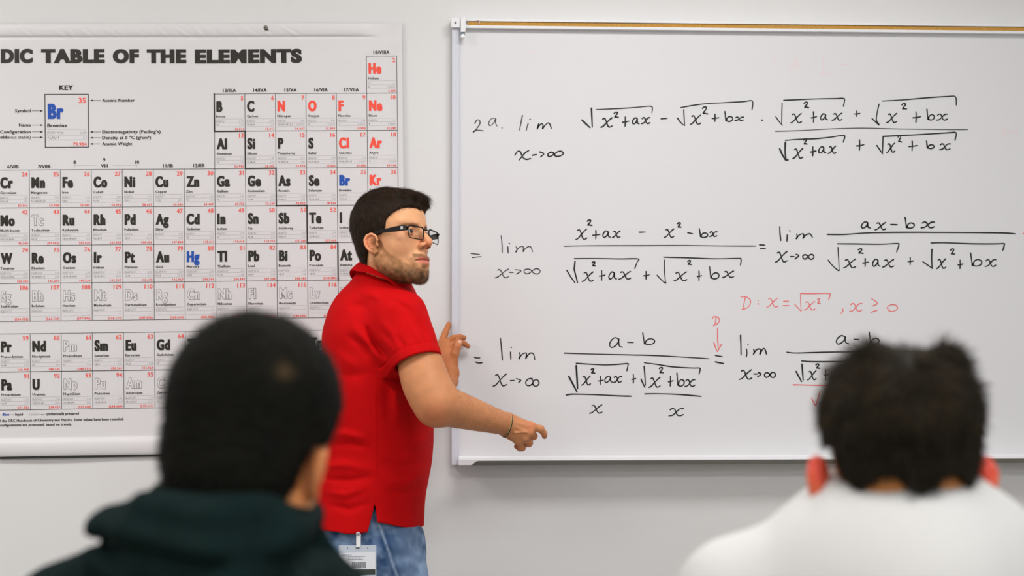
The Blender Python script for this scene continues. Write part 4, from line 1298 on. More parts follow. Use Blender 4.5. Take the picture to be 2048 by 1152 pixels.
L_sh, L_el, L_wr = W_(800, 640, -.27), W_(846, 812, -.31), W_(899, 762, -.115)
LH = dict(
    index=[W_(884, 684, -.058), W_(891, 665, -.045), W_(896, 653, -.036), W_(897.5, 648, -.032)],
    middle=[W_(893, 686, -.066), W_(907, 676.5, -.070), W_(920, 674, -.056), W_(928, 675.5, -.043)],
    ring=[W_(897, 692, -.072), W_(915, 682, -.070), W_(928, 687, -.052), W_(936, 692.5, -.040)],
    thumb=[W_(906, 726, -.098), W_(909.5, 708, -.104), W_(914.5, 694, -.102), W_(917.5, 686.5, -.097)])


def left_arm(P):
    d = chain(P, [L_sh, L_el], [.054, .044])
    d = smin(d, chain(P, [L_el, L_el * .7 + L_wr * .3, L_wr], [.042, .044, .0245]), .03)
    for (b, r) in ((W_(884, 690, -.062), .0135), (W_(890, 690, -.068), .0135), (W_(897, 696, -.074), .012), (W_(884, 702, -.068), .0125)):
        d = smin(d, cap(P, W_(900, 745, -.100), b, .0185, r), .014)
    d = smin(d, ell(P, W_(904, 722, -.096), (.0135, .0145, .024)), .012)
    d = smin(d, ell(P, W_(883, 706, -.066), (.0105, .0120, .022)), .012)
    f = None
    for nme, rs in (('index', (.0102, .0088, .0076, .0064)), ('middle', (.0100, .0088, .0077, .0066)), ('ring', (.0096, .0086, .0074, .0064)), ('thumb', (.0130, .0112, .0104, .0088))):
        g = chain(P, LH[nme], rs, .002)
        f = g if f is None else smin(f, g, .0012)
    return smin(d, f, .0045)


def tone_arm(V):
    C = np.tile(srgb(202, 136, 92), (len(V), 1))
    n = vnoise(V, 55, 2)[:, None] * .05
    return C * (1 + n)


def trunk(P):        # chest, shoulders and hips under the clothes
    d = chain(P, [W_(766, 628, -.44), W_(755, 720, -.43), W_(742, 900, -.42), W_(738, 1060, -.42)], [.075, .105, .11, .115])
    d = smin(d, cap(P, W_(768, 632, -.46), R_sh, .050, .052), .05)
    d = smin(d, cap(P, W_(768, 632, -.42), L_sh, .05, .050), .05)
    d = smin(d, cap(P, W_(764, 596, -.45), W_(762, 640, -.44), .052), .03)
    return d


lo = np.minimum(R_sh, R_el) - .08; hi = np.maximum(W_(1095, 870, -.5), R_sh) + .08
Va, Qa = nets(right_arm, (R_sh[0] - .03, -.76, .98), (W_(1100, 870, -.45)[0], -.43, 1.36), .0021)
Vl, Ql = nets(left_arm, (W_(790, 600, -.3)[0], -.38, 1.03), (W_(945, 690, -.03)[0], -.022, 1.36), .0021)
Vt, Qt = nets(trunk, (-.75, -.75, .70), (-.1, -.15, 1.45), .008)
parts_V = [HF.w(Vh), Va, Vl, Vt]
off = np.cumsum([0] + [len(v) for v in parts_V[:-1]])
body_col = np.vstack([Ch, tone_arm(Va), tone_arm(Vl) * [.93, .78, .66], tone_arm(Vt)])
for (pt, c, w, r) in ((W_(1060, 852, -.53), (214, 118, 86), .5, .013), (W_(1068, 873, -.51), (205, 105, 72), .5, .009), (W_(1057, 887, -.51), (205, 105, 72), .45, .009), (W_(868, 826, -.69), (206, 112, 78), .6, .03), (W_(916, 690, -.1), (226, 150, 124), .5, .01)):
    wv = (w * np.exp(-((np.vstack(parts_V) - pt) ** 2).sum(1) / r ** 2))[:, None]
    body_col = body_col * (1 - wv) + srgb(*c) * wv
body = mesh_obj('body', np.vstack(parts_V), np.vstack([q + o for q, o in zip([Qh, Qa, Ql, Qt], off)]), M_skin, teacher, smooth=True)
paint(body, body_col)

# eyes
M_eye = mat('eye_white', (226, 216, 208), 0.15)
M_iris = mat('brown_iris', (52, 34, 20), 0.2)
for sx in (1, -1):
    c = np.array([3.15 * sx, 7.15, 0.0])
    q = MB(); gaze = np.array([-0.06 if sx > 0 else -0.06, 1, 0.02]); gaze = gaze / np.linalg.norm(gaze)
    prof = [(-1.30, .01)] + [(-1.3 * math.cos(a), 1.3 * math.sin(a)) for a in np.linspace(.2, math.pi - .02, 16)]
    q.lathe(c, gaze, prof, 24)
    q.V = [tuple(HF.w(v)) for v in q.V]
    e = q.build('eye', M_eye, teacher, smooth=True)
    q = MB(); q.lathe(c, gaze, [(1.15, .70), (1.24, .60), (1.315, .38), (1.33, .02)], 20)
    q.V = [tuple(HF.w(v)) for v in q.V]
    q.build('iris', M_iris, e, smooth=True)

# hair: volume
def hairline(P):
    """positive where hair grows on the teacher's scalp (head cm)"""
    x, y, z = mir(P).T
    front = np.interp(z, [-9, -5.0, -3.2, -2.2, -0.9, -0.2, 1.2, 2.8, 4.0, 5.0, 6.0, 7.2, 14], [-4.0, -3.2, -2.4, -2.0, -1.4, 2.6, 3.7, 4.1, 5.2, 6.6, 8.0, 9.8, 13])
    front = front + np.clip((5 - x), 0, 5) * np.interp(z, [3.5, 5, 7], [0, .35, .5])
    return front - y


def hair_vol(P):
    Q = mir(P)
    x, y, z = P.T
    d = ell(Q, (0, -0.6, 3.6), (7.9, 8.8, 8.35))
    d = smin(d, ell(Q, (0, -2.4, -2.2), (6.2, 5.2, 6.0)), 2.4)
    d = smin(d, ell(Q, (0, 2.5, 3.3), (7.15, 7.0, 7.3)), 1.5)
    d = smin(d, cap(P, (2.5, 6.6, 8.2), (-3.0, 7.3, 7.9), 1.5, 1.6), 2.6)        # quiff over the forehead
    d = smin(d, cap(P, (-1.5, 8.3, 7.7), (-3.4, 8.4, 6.7), 1.15, .8), 1.4)
    d = d + 0.07 * np.sin(x * 2.3 + z * .9 + 1.5 * np.sin(y * .5)) * sstep(2, 8, z) + 0.10 * vnoise(P, .9, 5)
    d = smax(d, -hairline(P) * .8, .5)
    d = smax(d, -(z + 7.2 + 0.35 * (y + 5)), .8)
    # clear the ear
    d = smax(d, -ell(Q, (8.0, 0.5, -2.3), (2.0, 1.9, 2.5)), .4)
    return d


Vv, Qv = nets(hair_vol, (-11, -14, -11), (11, 13, 14), .2)
hair = mesh_obj('hair', HF.w(Vv), Qv, M_hairbrown, teacher, smooth=True)
rng = np.random.RandomState(4)
N = normals_of(hair_vol, Vv, .1)
sel = rng.choice(len(Vv), 14000, replace=False)
R0, N0 = Vv[sel], N[sel]
keep = hairline(R0) > -0.3
R0, N0 = R0[keep], N0[keep]
# combing: away from the crown, forward and to the side on top, down on the sides
crown = np.array([1.5, -6.5, 10.0])
flow = R0 - crown
top = sstep(5, 9, R0[:, 2])[:, None]
flow = flow / np.linalg.norm(flow, axis=1, keepdims=True)
flow = flow * (1 - top) + np.array([-0.25, 1.0, 0.12]) * top + np.array([0, -.25, -.6]) * (1 - top)
flow = flow - (flow * N0).sum(1, keepdims=True) * N0
flow /= np.linalg.norm(flow, axis=1, keepdims=True) + 1e-6
D0 = flow + 0.20 * N0 + rng.randn(*flow.shape) * .10
Lh = rng.uniform(1.0, 2.2, len(R0)) * (0.6 + .8 * top[:, 0])
strands('hair_strands', HF.w(R0 - N0 * .12), HF.d(D0), Lh * .01, .00028, M_hairstrand, hair, bend=HF.d(-N0 * .22), rng=rng, curl=.05)
sel2 = rng.choice(len(R0), 1500, replace=False)
strands('light_hair_strands', HF.w(R0[sel2] + N0[sel2] * .05), HF.d(flow[sel2] + .15 * N0[sel2] + rng.randn(len(sel2), 3) * .08), rng.uniform(.014, .026, len(sel2)), .00022,
        mat('light_brown_strand', (92, 63, 36), .5, spec=.3), hair, bend=HF.d(-N0[sel2] * .22), rng=rng, curl=.05)
# loose forelock
n = 420
P0 = np.stack([rng.uniform(-4.5, 2.0, n), rng.uniform(6.8, 9.0, n), rng.uniform(8.0, 9.6, n)], 1)
D0 = np.stack([rng.uniform(-.5, .1, n), rng.uniform(.7, 1.1, n), rng.uniform(-.1, .5, n)], 1)
strands('forelock', HF.w(P0), HF.d(D0), rng.uniform(.012, .022, n), .00022, M_hairstrand, hair, bend=HF.d(np.tile([-.1, .0, -1.1], (n, 1))), rng=rng, seg=6)

# beard and eyebrow hairs
bn = normals_of(teacher_head, Vh, .1)
w = beard_mask(Vh) * np.where(np.abs(Vh[:, 0]) < 14, 1, 0)
w = w / w.sum()
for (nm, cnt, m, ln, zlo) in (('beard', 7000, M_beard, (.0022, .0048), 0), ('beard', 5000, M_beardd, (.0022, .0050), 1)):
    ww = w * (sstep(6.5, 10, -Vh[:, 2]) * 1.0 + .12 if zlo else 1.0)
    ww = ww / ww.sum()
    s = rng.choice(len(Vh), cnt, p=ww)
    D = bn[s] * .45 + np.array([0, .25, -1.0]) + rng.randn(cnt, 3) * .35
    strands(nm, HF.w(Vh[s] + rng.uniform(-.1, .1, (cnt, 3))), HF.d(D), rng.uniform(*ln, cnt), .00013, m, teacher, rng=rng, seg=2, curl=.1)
we = ebm / ebm.sum()
s = rng.choice(len(Vh), 420, p=we)
D = bn[s] * .25 + np.stack([np.sign(Vh[s][:, 0]) * 1.0, -np.abs(Vh[s][:, 0]) * .05, np.full(len(s), .15)], 1) + rng.randn(len(s), 3) * .15
strands('eyebrows', HF.w(Vh[s]), HF.d(D), rng.uniform(.0025, .0045, len(s)), .00013, M_beard, teacher, rng=rng, seg=2)

# fine hair on the forearm
fa_n = normals_of(right_arm, Va, .001)
t_ = ((Va - R_el) @ (R_wr - R_el)) / ((R_wr - R_el) @ (R_wr - R_el))
okm = np.nonzero((t_ > .05) & (t_ < .93) & (Va[:, 0] > R_el[0] + .01))[0]
s = rng.choice(okm, 1500)
D = fa_n[s] * .5 + (R_wr - R_el) / np.linalg.norm(R_wr - R_el) * .8 + np.array([0, 0, -.3]) + rng.randn(len(s), 3) * .25
strands('arm_hair', Va[s], D, rng.uniform(.004, .009, len(s)), .00009, M_beard, teacher, rng=rng, seg=3, curl=.15)

# thumbnail of the left hand
q = MB(); tp, td = LH['thumb'][3], LH['thumb'][3] - LH['thumb'][2]; td = td / np.linalg.norm(td)
nn = np.array([.25, -1, .1]); nn -= nn @ td * td; nn /= np.linalg.norm(nn); sd = np.cross(td, nn)
V, F = [], []
for i, u in enumerate(np.linspace(-.0045, .0065, 6)):
    for v in np.linspace(-1, 1, 6):
        wd_ = .0052 * math.sqrt(max(.15, 1 - (max(0, u - .002) / .006) ** 2))
        V.append(tp + td * u + sd * v * wd_ + nn * (.0091 - .0018 * v * v - max(0, u) * .18))
for i in range(5):
    for j in range(5):
        F.append((i * 6 + j, i * 6 + j + 1, i * 6 + j + 7, i * 6 + j + 6))
q.add(V, F)
no = q.build('thumbnail', mat('nail', (236, 182, 160), .3), teacher, smooth=True)
sm_ = no.modifiers.new('thickness', 'SOLIDIFY'); sm_.thickness = .0006
# ------------------------------------------------------------------ glasses
M_frame = mat('black_acetate', (20, 14, 13), 0.38, spec=0.3)
M_logo = mat('silver_badge', (205, 205, 205), 0.3, 0.3)
M_lens = bpy.data.materials.new('clear_lens')
M_lens.use_nodes = True
_nt = M_lens.node_tree
_nt.nodes.clear()
_o = _nt.nodes.new('ShaderNodeOutputMaterial'); _m = _nt.nodes.new('ShaderNodeMixShader'); _t = _nt.nodes.new('ShaderNodeBsdfTransparent'); _g = _nt.nodes.new('ShaderNodeBsdfGlossy')
_g.inputs['Roughness'].default_value = 0.03
_t.inputs['Color'].default_value = (0.94, 0.95, 0.95, 1)
_m.inputs[0].default_value = 0.05
_nt.links.new(_t.outputs[0], _m.inputs[1]); _nt.links.new(_g.outputs[0], _m.inputs[2]); _nt.links.new(_m.outputs[0], _o.inputs[0])

glasses = bpy.data.objects.new('eyeglasses', None)
COL.objects.link(glasses); glasses.parent = teacher
glasses.location = Vector(HF.w((0, 9.5, 0))) - Vector(teacher.location)
glasses['label'] = 'rectangular black-framed eyeglasses'


def lens_pt(sx, a, b):
    """a across from the nose outward 0..5.3, b up; on a slightly wrapped front"""
    x = 1.05 + a
    y = 10.35 - 0.018 * x * x - 0.05 * max(0, x - 3)
    return (sx * x, y + 0.05 * b * 0.5, b - 0.85)


def rim_loop(sx, inset=0.0):
    W, Hh, r = 5.3 - 2 * inset, 2.9 - 2 * inset, .85
    pts = []
    for (cx_, cy_, a0) in ((W - r, Hh / 2 - r, 0), (r, Hh / 2 - r, 90), (r * 1.15, -Hh / 2 + r, 180), (W - r * 1.1, -Hh / 2 + r, 270)):
        for k in range(6):
            a = math.radians(a0 + 18 * k)
            pts.append(HF.w(lens_pt(sx, inset + cx_ + r * math.cos(a), cy_ + r * math.sin(a))))
    return pts


for sx in (1, -1):
    L = rim_loop(sx)
    q = MB(); q.tube(L + [L[0], L[1]], [0.0018 if (i % 24) < 13 else 0.0012 for i in range(len(L) + 2)], 8, cap=False)
    q.build('rim', M_frame, glasses, smooth=True)
    L = rim_loop(sx, 0.05)
    q = MB()
    th = HF.d((0, .09, 0)) * .01
    c0 = sum(L) / len(L)
    n = len(L)
    q.add([c0 + th] + [p + th for p in L] + [c0 - th] + [p - th for p in L], [(0, 1 + i, 1 + (i + 1) % n) for i in range(n)] + [(n + 1, n + 2 + (i + 1) % n, n + 2 + i) for i in range(n)] + [(1 + i, 1 + (i + 1) % n, n + 2 + (i + 1) % n, n + 2 + i) for i in range(n)])
    q.build('lens', M_lens, glasses, smooth=False)
    # temple: a flat bar sweeping back to the ear
    sec = [(6.55, 9.35, -.02, .55, .16), (6.95, 8.9, 0, .62, .17), (7.1, 8.0, .02, .62, .15), (7.2, 6.4, .05, .60, .14), (7.3, 4.6, .10, .46, .13), (7.4, 2.6, .15, .42, .14), (7.4, 1.2, .10, .40, .15), (7.2, -0.8, -.8, .35, .15), (7.0, -1.6, -2.6, .30, .14)]
    V, F = [], []
    for (x, y, z, hh, tt) in sec:
        for (a, b) in ((-1, -1), (1, -1), (1, 1), (-1, 1)):
            V.append(HF.w((sx * (x + a * tt), y, z + b * hh)))
    for i in range(len(sec) - 1):
        for k in range(4):
            F.append((i * 4 + k, i * 4 + (k + 1) % 4, (i + 1) * 4 + (k + 1) % 4, (i + 1) * 4 + k))
    F += [(3, 2, 1, 0), tuple(len(V) - 4 + k for k in range(4))]
    q = MB(); q.add(V, F)
    tm = q.build('temple', M_frame, glasses)
    bv = tm.modifiers.new('soft_edges', 'BEVEL'); bv.width = 0.0006; bv.segments = 2
    q = MB()
    Vl_ = [HF.w((sx * (x + .02), y, z)) for x, y in ((7.17, 8.70), (7.24, 7.80)) for z in (-.30, .42)] + [HF.w((sx * (x - .1), y, z)) for x, y in ((7.17, 8.70), (7.24, 7.80)) for z in (-.30, .42)]
    q.add(Vl_, [(0, 2, 3, 1), (4, 5, 7, 6), (0, 1, 5, 4), (2, 6, 7, 3), (0, 4, 6, 2), (1, 3, 7, 5)])
    q.build('silver_plate', M_logo, glasses)
q = MB(); q.tube([HF.w((1.25, 10.36, .15)), HF.w((.6, 10.6, .1)), HF.w((0, 10.68, .1)), HF.w((-.6, 10.6, .1)), HF.w((-1.25, 10.36, .15))], [.0017, .0017, .0016, .0017, .0017], 8)
q.build('bridge', M_frame, glasses, smooth=True)
for sx in (1, -1):
    q = MB()
    q.tube([HF.w((sx * 6.15, 9.9, .25)), HF.w((sx * 6.6, 9.4, .12))], [.0017, .0026], 8)
    q.build('end_piece', M_frame, glasses, smooth=True)

# ------------------------------------------------------------------ polo shirt
SEC = [  # photo row, left, right edge, half depth, depth position
    (1090, 616, 846, .165, -.42), (1062, 617, 846, .165, -.42), (1000, 619, 850, .160, -.42), (950, 621, 859, .160, -.42), (900, 627, 865, .160, -.42), (860, 632, 867, .165, -.425), (800, 638, 864, .17, -.43),
    (720, 646, 858, .18, -.43), (660, 654, 848, .175, -.435), (610, 679, 838, .140, -.44), (575, 700, 826, .100, -.46), (548, 712, 812, .064, -.475), (530, 720, 800, .052, -.475)]
_z = [at(735, s[0], s[4])[2] for s in SEC][::1]
_xl = [at(s[1], s[0], s[4])[0] for s in SEC]; _xr = [at(s[2], s[0], s[4])[0] for s in SEC]
_zz = np.array(_z); o_ = np.argsort(_zz)
_zz = _zz[o_]; _cx = ((np.array(_xl) + _xr) / 2)[o_]; _ax = ((np.array(_xr) - _xl) / 2)[o_]
_by = np.array([s[3] for s in SEC])[o_]; _cy = np.array([s[4] for s in SEC])[o_]
_zf = np.linspace(_zz[0], _zz[-1], 400)


def _soft(v):
    w = np.exp(-np.linspace(-2, 2, 61) ** 2); w /= w.sum()
    f = np.interp(_zf, _zz, v)
    return np.convolve(np.pad(f, 30, mode='reflect', reflect_type='odd'), w, mode='valid')


_ax, _by, _cx, _cy = _soft(_ax), _soft(_by), _soft(_cx), _soft(_cy)
_zz = _zf


def torso_d(P, grow=0.0):
    x, y, z = P.T
    a = np.interp(z, _zz, _ax) + grow; b = np.interp(z, _zz, _by) + grow
    dx = x - np.interp(z, _zz, _cx); dy = y - np.interp(z, _zz, _cy)
    b = b - 0.0
    # turned a little into the wall while keeping the outline width
    u = dx - dy * 0.10; v = dy
    k = ((np.abs(u / a)) ** 2.15 + (np.abs(v / b)) ** 2.15) ** (1 / 2.15)
    return (k - 1) * np.minimum(a, b) * 0.9


A1 = R_el - R_sh; A1 = A1 / np.linalg.norm(A1)
SL_C = W_(833, 724, -.632)                       # middle of the right sleeve's opening
SL_N = W_(848, 782, -.655) - W_(803, 645, -.59); SL_N /= np.linalg.norm(SL_N)
A2 = L_el - L_sh; A2 = A2 / np.linalg.norm(A2)
FOLDS = [  # photo points of the creases, amplitude (m, + ridge), width (m)
    ([(730, 650), (748, 684), (784, 724)], -.0050, .0060), ([(722, 664), (742, 700), (772, 734)], .0030, .008), ([(756, 668), (782, 694), (800, 712)], .0026, .009),
    ([(700, 645), (722, 672), (742, 692)], .0022, .010), ([(690, 668), (722, 688), (748, 712)], -.0020, .009),
    ([(786, 748), (792, 800), (800, 850)], .0040, .012), ([(770, 745), (775, 800), (776, 860)], -.0025, .012),
    ([(650, 870), (690, 868), (735, 878)], .0028, .010), ([(655, 892), (700, 888), (740, 896)], -.0022, .009),
    ([(628, 935), (690, 930), (745, 940)], .0024, .010), ([(640, 960), (700, 962), (748, 952)], -.0026, .009), ([(640, 985), (690, 990), (740, 972)], .0022, .009),
    ([(650, 1010), (700, 1020), (745, 1003)], -.0022, .009), ([(770, 960), (815, 968), (850, 955)], .0022, .010), ([(768, 985), (810, 990), (848, 985)], -.0022, .009),
    ([(762, 920), (800, 935), (855, 930)], -.0018, .010), ([(800, 880), (830, 890), (862, 880)], .0022, .012),
    ([(830, 640), (846, 662), (858, 690)], -.0030, .006), ([(818, 650), (838, 678), (850, 700)], .0026, .006), ([(800, 600), (825, 612), (846, 640)], .0030, .010),
    ([(760, 640), (785, 668), (800, 700)], .0028, .010), ([(790, 668), (806, 690), (812, 712)], -.0030, .007), ([(775, 600), (800, 608), (820, 620)], -.0024, .009),
    ([(720, 585), (745, 590), (770, 600)], .0024, .010), ([(690, 612), (715, 610), (742, 618)], -.0018, .010), ([(668, 700), (690, 720), (720, 735)], .0016, .012), ([(660, 745), (700, 752), (740, 745)], -.0014, .012),
    ([(750, 760), (751, 850), (749, 1004)], .0011, .0026)]
FW = []
for pts, amp, wd in FOLDS:
    L = []
    for (px, py) in pts:
        yy = -.60 if (px > 770 and py < 740) else (-.585 if py < 1070 else -.56)
        L.append(W_(px, py, yy))
    FW.append((L, amp, wd))


def shirt_body(P):
    d = torso_d(P)
    sh = chain(P, [W_(768, 618, -.48), W_(803, 633, -.580), SL_C + SL_N * .03], [.052, .0640, .0600])
    d = smin(d, sh, .045)
    sl = chain(P, [W_(775, 622, -.42), L_sh, L_sh * .55 + L_el * .45], [.058, .062, .060])
    d = smin(d, sl, .045)
    # the back's shoulder blades and the belly
    d = smin(d, ell(P, W_(700, 660, -.50), (.05, .06, .09)), .05)
    return d


def fold_disp(P):
    e = np.zeros(len(P), np.float32)
    for L, amp, wd in FW:
        # distance in the picture plane only matters near that side of the body: use x/z distance and limit by depth
        Q = P.copy(); 
        t = None
        for i in range(len(L) - 1):
            a, b = L[i].astype(np.float32), L[i + 1].astype(np.float32)
            ab = (b - a)[[0, 2]]; ap = Q[:, [0, 2]] - a[[0, 2]]
            s = np.clip((ap @ ab) / (ab @ ab), 0, 1)
            dd = np.sqrt(((ap - s[:, None] * ab) ** 2).sum(1))
            u = (i + s) / (len(L) - 1)
            if t is None:
                t, ug = dd, u
            else:
                ug = np.where(dd < t, u, ug); t = np.minimum(t, dd)
        depth = np.exp(-((np.minimum(0, L[0][1] + .08 - P[:, 1])) / .06) ** 2)
        e = e + 1.5 * amp * np.exp(-(t / wd) ** 2) * depth * np.sin(math.pi * np.clip(ug, .02, .98)) ** .7
    e = e + 0.0022 * vnoise(P * np.array([1, 1, .6]), 13, 7) + 0.0010 * vnoise(P, 31, 9)
    return e


HEM_L = at(700, 1064, -.56)[2]; HEM_R = at(800, 1046, -.56)[2]
SLX, SLZ = at(750, 1006, -.575)[0], at(750, 1006, -.575)[2]
HB0, HB1 = at(735, 1066, -.575)[0], at(756.5, 1040, -.575)[0]


def shirt(P):
    x, y, z = P.T
    nearcuff = np.exp(-(((P - SL_C.astype(np.float32)) @ SL_N.astype(np.float32)) / .03) ** 2) * (np.sqrt(((P - SL_C.astype(np.float32)) ** 2).sum(1)) < .11)
    d = shirt_body(P) - fold_disp(P) * (1 - nearcuff)
    # ribbed band of the sleeve stands a little proud
    ring = (P - SL_C.astype(np.float32)) @ SL_N.astype(np.float32)
    near = np.sqrt(((P - SL_C.astype(np.float32)) ** 2).sum(1)) < .095
    d = d - np.where(near, .0012 * sstep(-.021, -.019, ring) - .0013 * np.exp(-((ring + .021) / .0026) ** 2), 0)
    # openings
    d = smax(d, np.where(near, ring - .002, -1), .003)
    d = smax(d, -(cap(P, SL_C - SL_N * .012, SL_C + SL_N * .08, .0520, .0548)), .003)
    lr = (P - (L_sh * .55 + L_el * .45).astype(np.float32)) @ A2.astype(np.float32)
    d = np.where(np.sqrt(((P - (L_sh * .5 + L_el * .5).astype(np.float32)) ** 2).sum(1)) < .10, np.maximum(d, lr), d)
    # hem: back panel hangs lower than the front panel; wedge-shaped side slit
    hemz = HEM_L + (HEM_R - HEM_L) * sstep(-.008, .008, x - (HB0 + HB1) / 2) - .024 * sstep(.01, .11, x - HB1) + 0.0025 * np.sin(x * 60)
    d = smax(d, hemz - z, .002)
    cav = torso_d(P, -.011)
    cav = np.maximum(cav, z - (SLZ + .03))
    d = smax(d, -cav, .002)
    f = np.clip((SLZ - z) / (SLZ - HEM_L), 0, 1.2)
    wl = SLX + (HB0 - SLX) * f; wr = SLX + (HB1 - SLX) * f
    slit = np.maximum(np.maximum(wl - x, x - wr), np.maximum(z - SLZ, y + .44))
    d = np.maximum(d, -slit)
    # neck hole
    d = smax(d, -cap(P, W_(766, 580, -.465), W_(774, 500, -.49), .046, .058), .004)
    return d


Vs, Qs = nets(shirt, (at(600, 900, -.42)[0], -.72, at(700, 1078, -.5)[2]), (at(905, 900, -.4)[0], -.16, at(700, 515, -.45)[2]), .0030, slack=2.2)
mesh_obj('polo_shirt', Vs, Qs, M_red_knit, teacher, smooth=True)

# collar: a folded band leaning with the neck
NC = W_(767, 549, -.455)
CA = W_(823, 574, -.455) - W_(718, 528, -.455); ra = np.linalg.norm(CA) / 2; CA /= np.linalg.norm(CA)
CB = np.array([0.0, -1.0, 0.30]); CB -= CB @ CA * CA; CB /= np.linalg.norm(CB)
CN = np.cross(CA, CB); CN = CN if CN[2] > 0 else -CN
NC = (W_(823, 574, -.482) + W_(718, 528, -.482)) / 2
prof = [(-.008, -.024), (-.0035, -.010), (-.001, .0), (.0005, .0012), (.0022, .0005), (.0050, -.006), (.0090, -.017), (.0125, -.0275), (.0120, -.0290), (.0100, -.0280), (.0055, -.016)]
NT = 72
V, F = [], []
for i in range(NT):
    t = -math.radians(163) + math.radians(326) * i / (NT - 1)      # open at the throat (the far right)
    t2 = t + math.pi
    rad = ra * CA * math.cos(t2) + (.075 if math.sin(t2) > 0 else .062) * CB * math.sin(t2)
    nrm = CA * math.cos(t2) * .9 + CB * math.sin(t2); nrm /= np.linalg.norm(nrm)
    wob = 0.0012 * math.sin(t2 * 5) + .0010 * math.sin(t2 * 9 + 1)
    drop = 1.0 + 0.10 * math.sin(t2 * 2 + 1) + (.35 * math.sin(t2) if math.sin(t2) > 0 else 0)
    for (o, h) in prof:
        V.append(NC + rad + nrm * (o + wob * (h < -.01)) + CN * (h * drop + wob * .5))
m = len(prof)
for i in range(NT - 1):
    for k in range(m):
        F.append((i * m + k, i * m + (k + 1) % m, (i + 1) * m + (k + 1) % m, (i + 1) * m + k))
F += [tuple(range(m))[::-1], tuple((NT - 1) * m + k for k in range(m))]
q = MB(); q.add(V, F)
col_o = q.build('collar', M_red_knit, teacher, smooth=True)
sb = col_o.modifiers.new('smooth', 'SUBSURF'); sb.levels = 1; sb.render_levels = 1

# ------------------------------------------------------------------ jeans and shoes
HP_R, HP_L = W_(764, 1085, -.462), W_(748, 1085, -.375)
KN_R = np.array([at(800, 1152, -.5)[0] + .04, -.53, .46]); KN_L = np.array([at(700, 1152, -.35)[0] - .06, -.31, .46])
AN_R = np.array([KN_R[0] - .02, -.53, .09]); AN_L = np.array([KN_L[0] - .09, -.31, .09])


def jeans(P):
    z = P[:, 2]
    d = ell(P, W_(737, 1085, -.42), (.128, .150, .13))
    d = np.minimum(d, torso_d(P, -.021) + np.maximum(0, z - at(700, 1000, -.4)[2]) * 3)
    d = smax(d, z - at(700, 1006, -.4)[2], .005)
    r = chain(P, [HP_R + [0, 0, -.02], HP_R * .5 + KN_R * .5, KN_R, AN_R], [.104, .086, .064, .060])
    l = chain(P, [HP_L + [0, 0, -.02], HP_L * .5 + KN_L * .5, KN_L, AN_L], [.104, .084, .062, .058])
    d = smin(d, np.minimum(r, l), .035)
    # side seam, pocket edge and waist seam
    se = cap(P, W_(751, 1020, -.60), W_(773, 1095, -.62), .0022)
    d = d - .0022 * np.exp(-(np.maximum(cap(P * np.array([1, 0, 1], np.float32), W_(750, 1035, -.6) * [1, 0, 1], W_(775, 1100, -.6) * [1, 0, 1], 0), 0) / .0025) ** 2) * (P[:, 1] < -.44)
    d = d - .0022 * np.exp(-(np.maximum(cap(P * np.array([1, 0, 1], np.float32), W_(775, 1100, -.6) * [1, 0, 1], W_(796, 1160, -.6) * [1, 0, 1], 0), 0) / .0025) ** 2) * (P[:, 1] < -.44)
    d = d - .0030 * vnoise(P * np.array([1, 1, 2.0], np.float32), 22, 11) - .0014 * vnoise(P, 60, 12)
    d = smax(d, .05 - z, .004)
    return d


Vj, Qj = nets(jeans, (at(600, 1100, -.42)[0] - .06, -.66, .03), (at(870, 1100, -.42)[0] + .09, -.20, at(700, 995, -.4)[2]), .0048)
jo = mesh_obj('jeans', Vj, Qj, M_denim, teacher, smooth=True)
n1 = vnoise(Vj, 19, 3) * .6 + vnoise(Vj, 46, 4) * .45 + vnoise(Vj, 110, 5) * .2
w = np.clip(.43 + 1.15 * n1, 0, 1)[:, None]
Cj = srgb(26, 62, 106) * (1 - w) + srgb(140, 166, 198) * w
fr = np.exp(-((Vj[:, 0] - at(820, 1100, -.6)[0]) / .05) ** 2)[:, None] * .35
Cj = Cj * (1 - fr) + srgb(150, 172, 200) * fr
px_ = 1024 + 0 * Vj[:, 0]
for (a, b) in (((750, 1030), (775, 1100)), ((775, 1100), (797, 1165))):
    A_, B_ = W_(*a, -.6) * [1, 0, 1], W_(*b, -.6) * [1, 0, 1]
    dd = cap((Vj * [1, 0, 1]).astype(np.float32), A_, B_, 0)
    s = (np.exp(-(dd / .0030) ** 2) * (Vj[:, 1] < -.44))[:, None] * .8
    Cj = Cj * (1 - s) + srgb(150, 170, 192) * s
    s = (np.exp(-((dd - .006) / .004) ** 2) * (Vj[:, 1] < -.44))[:, None] * .45
    Cj = Cj * (1 - s) + srgb(24, 54, 92) * s
A_, B_, C_ = W_(812, 1050, -.6) * [1, 0, 1], W_(836, 1072, -.6) * [1, 0, 1], W_(840, 1088, -.6) * [1, 0, 1]
paint(jo, Cj)
q = MB()
pp = [W_(812, 1052, -.60), W_(826, 1058, -.585), W_(834, 1068, -.565), W_(839.5, 1086, -.545)]
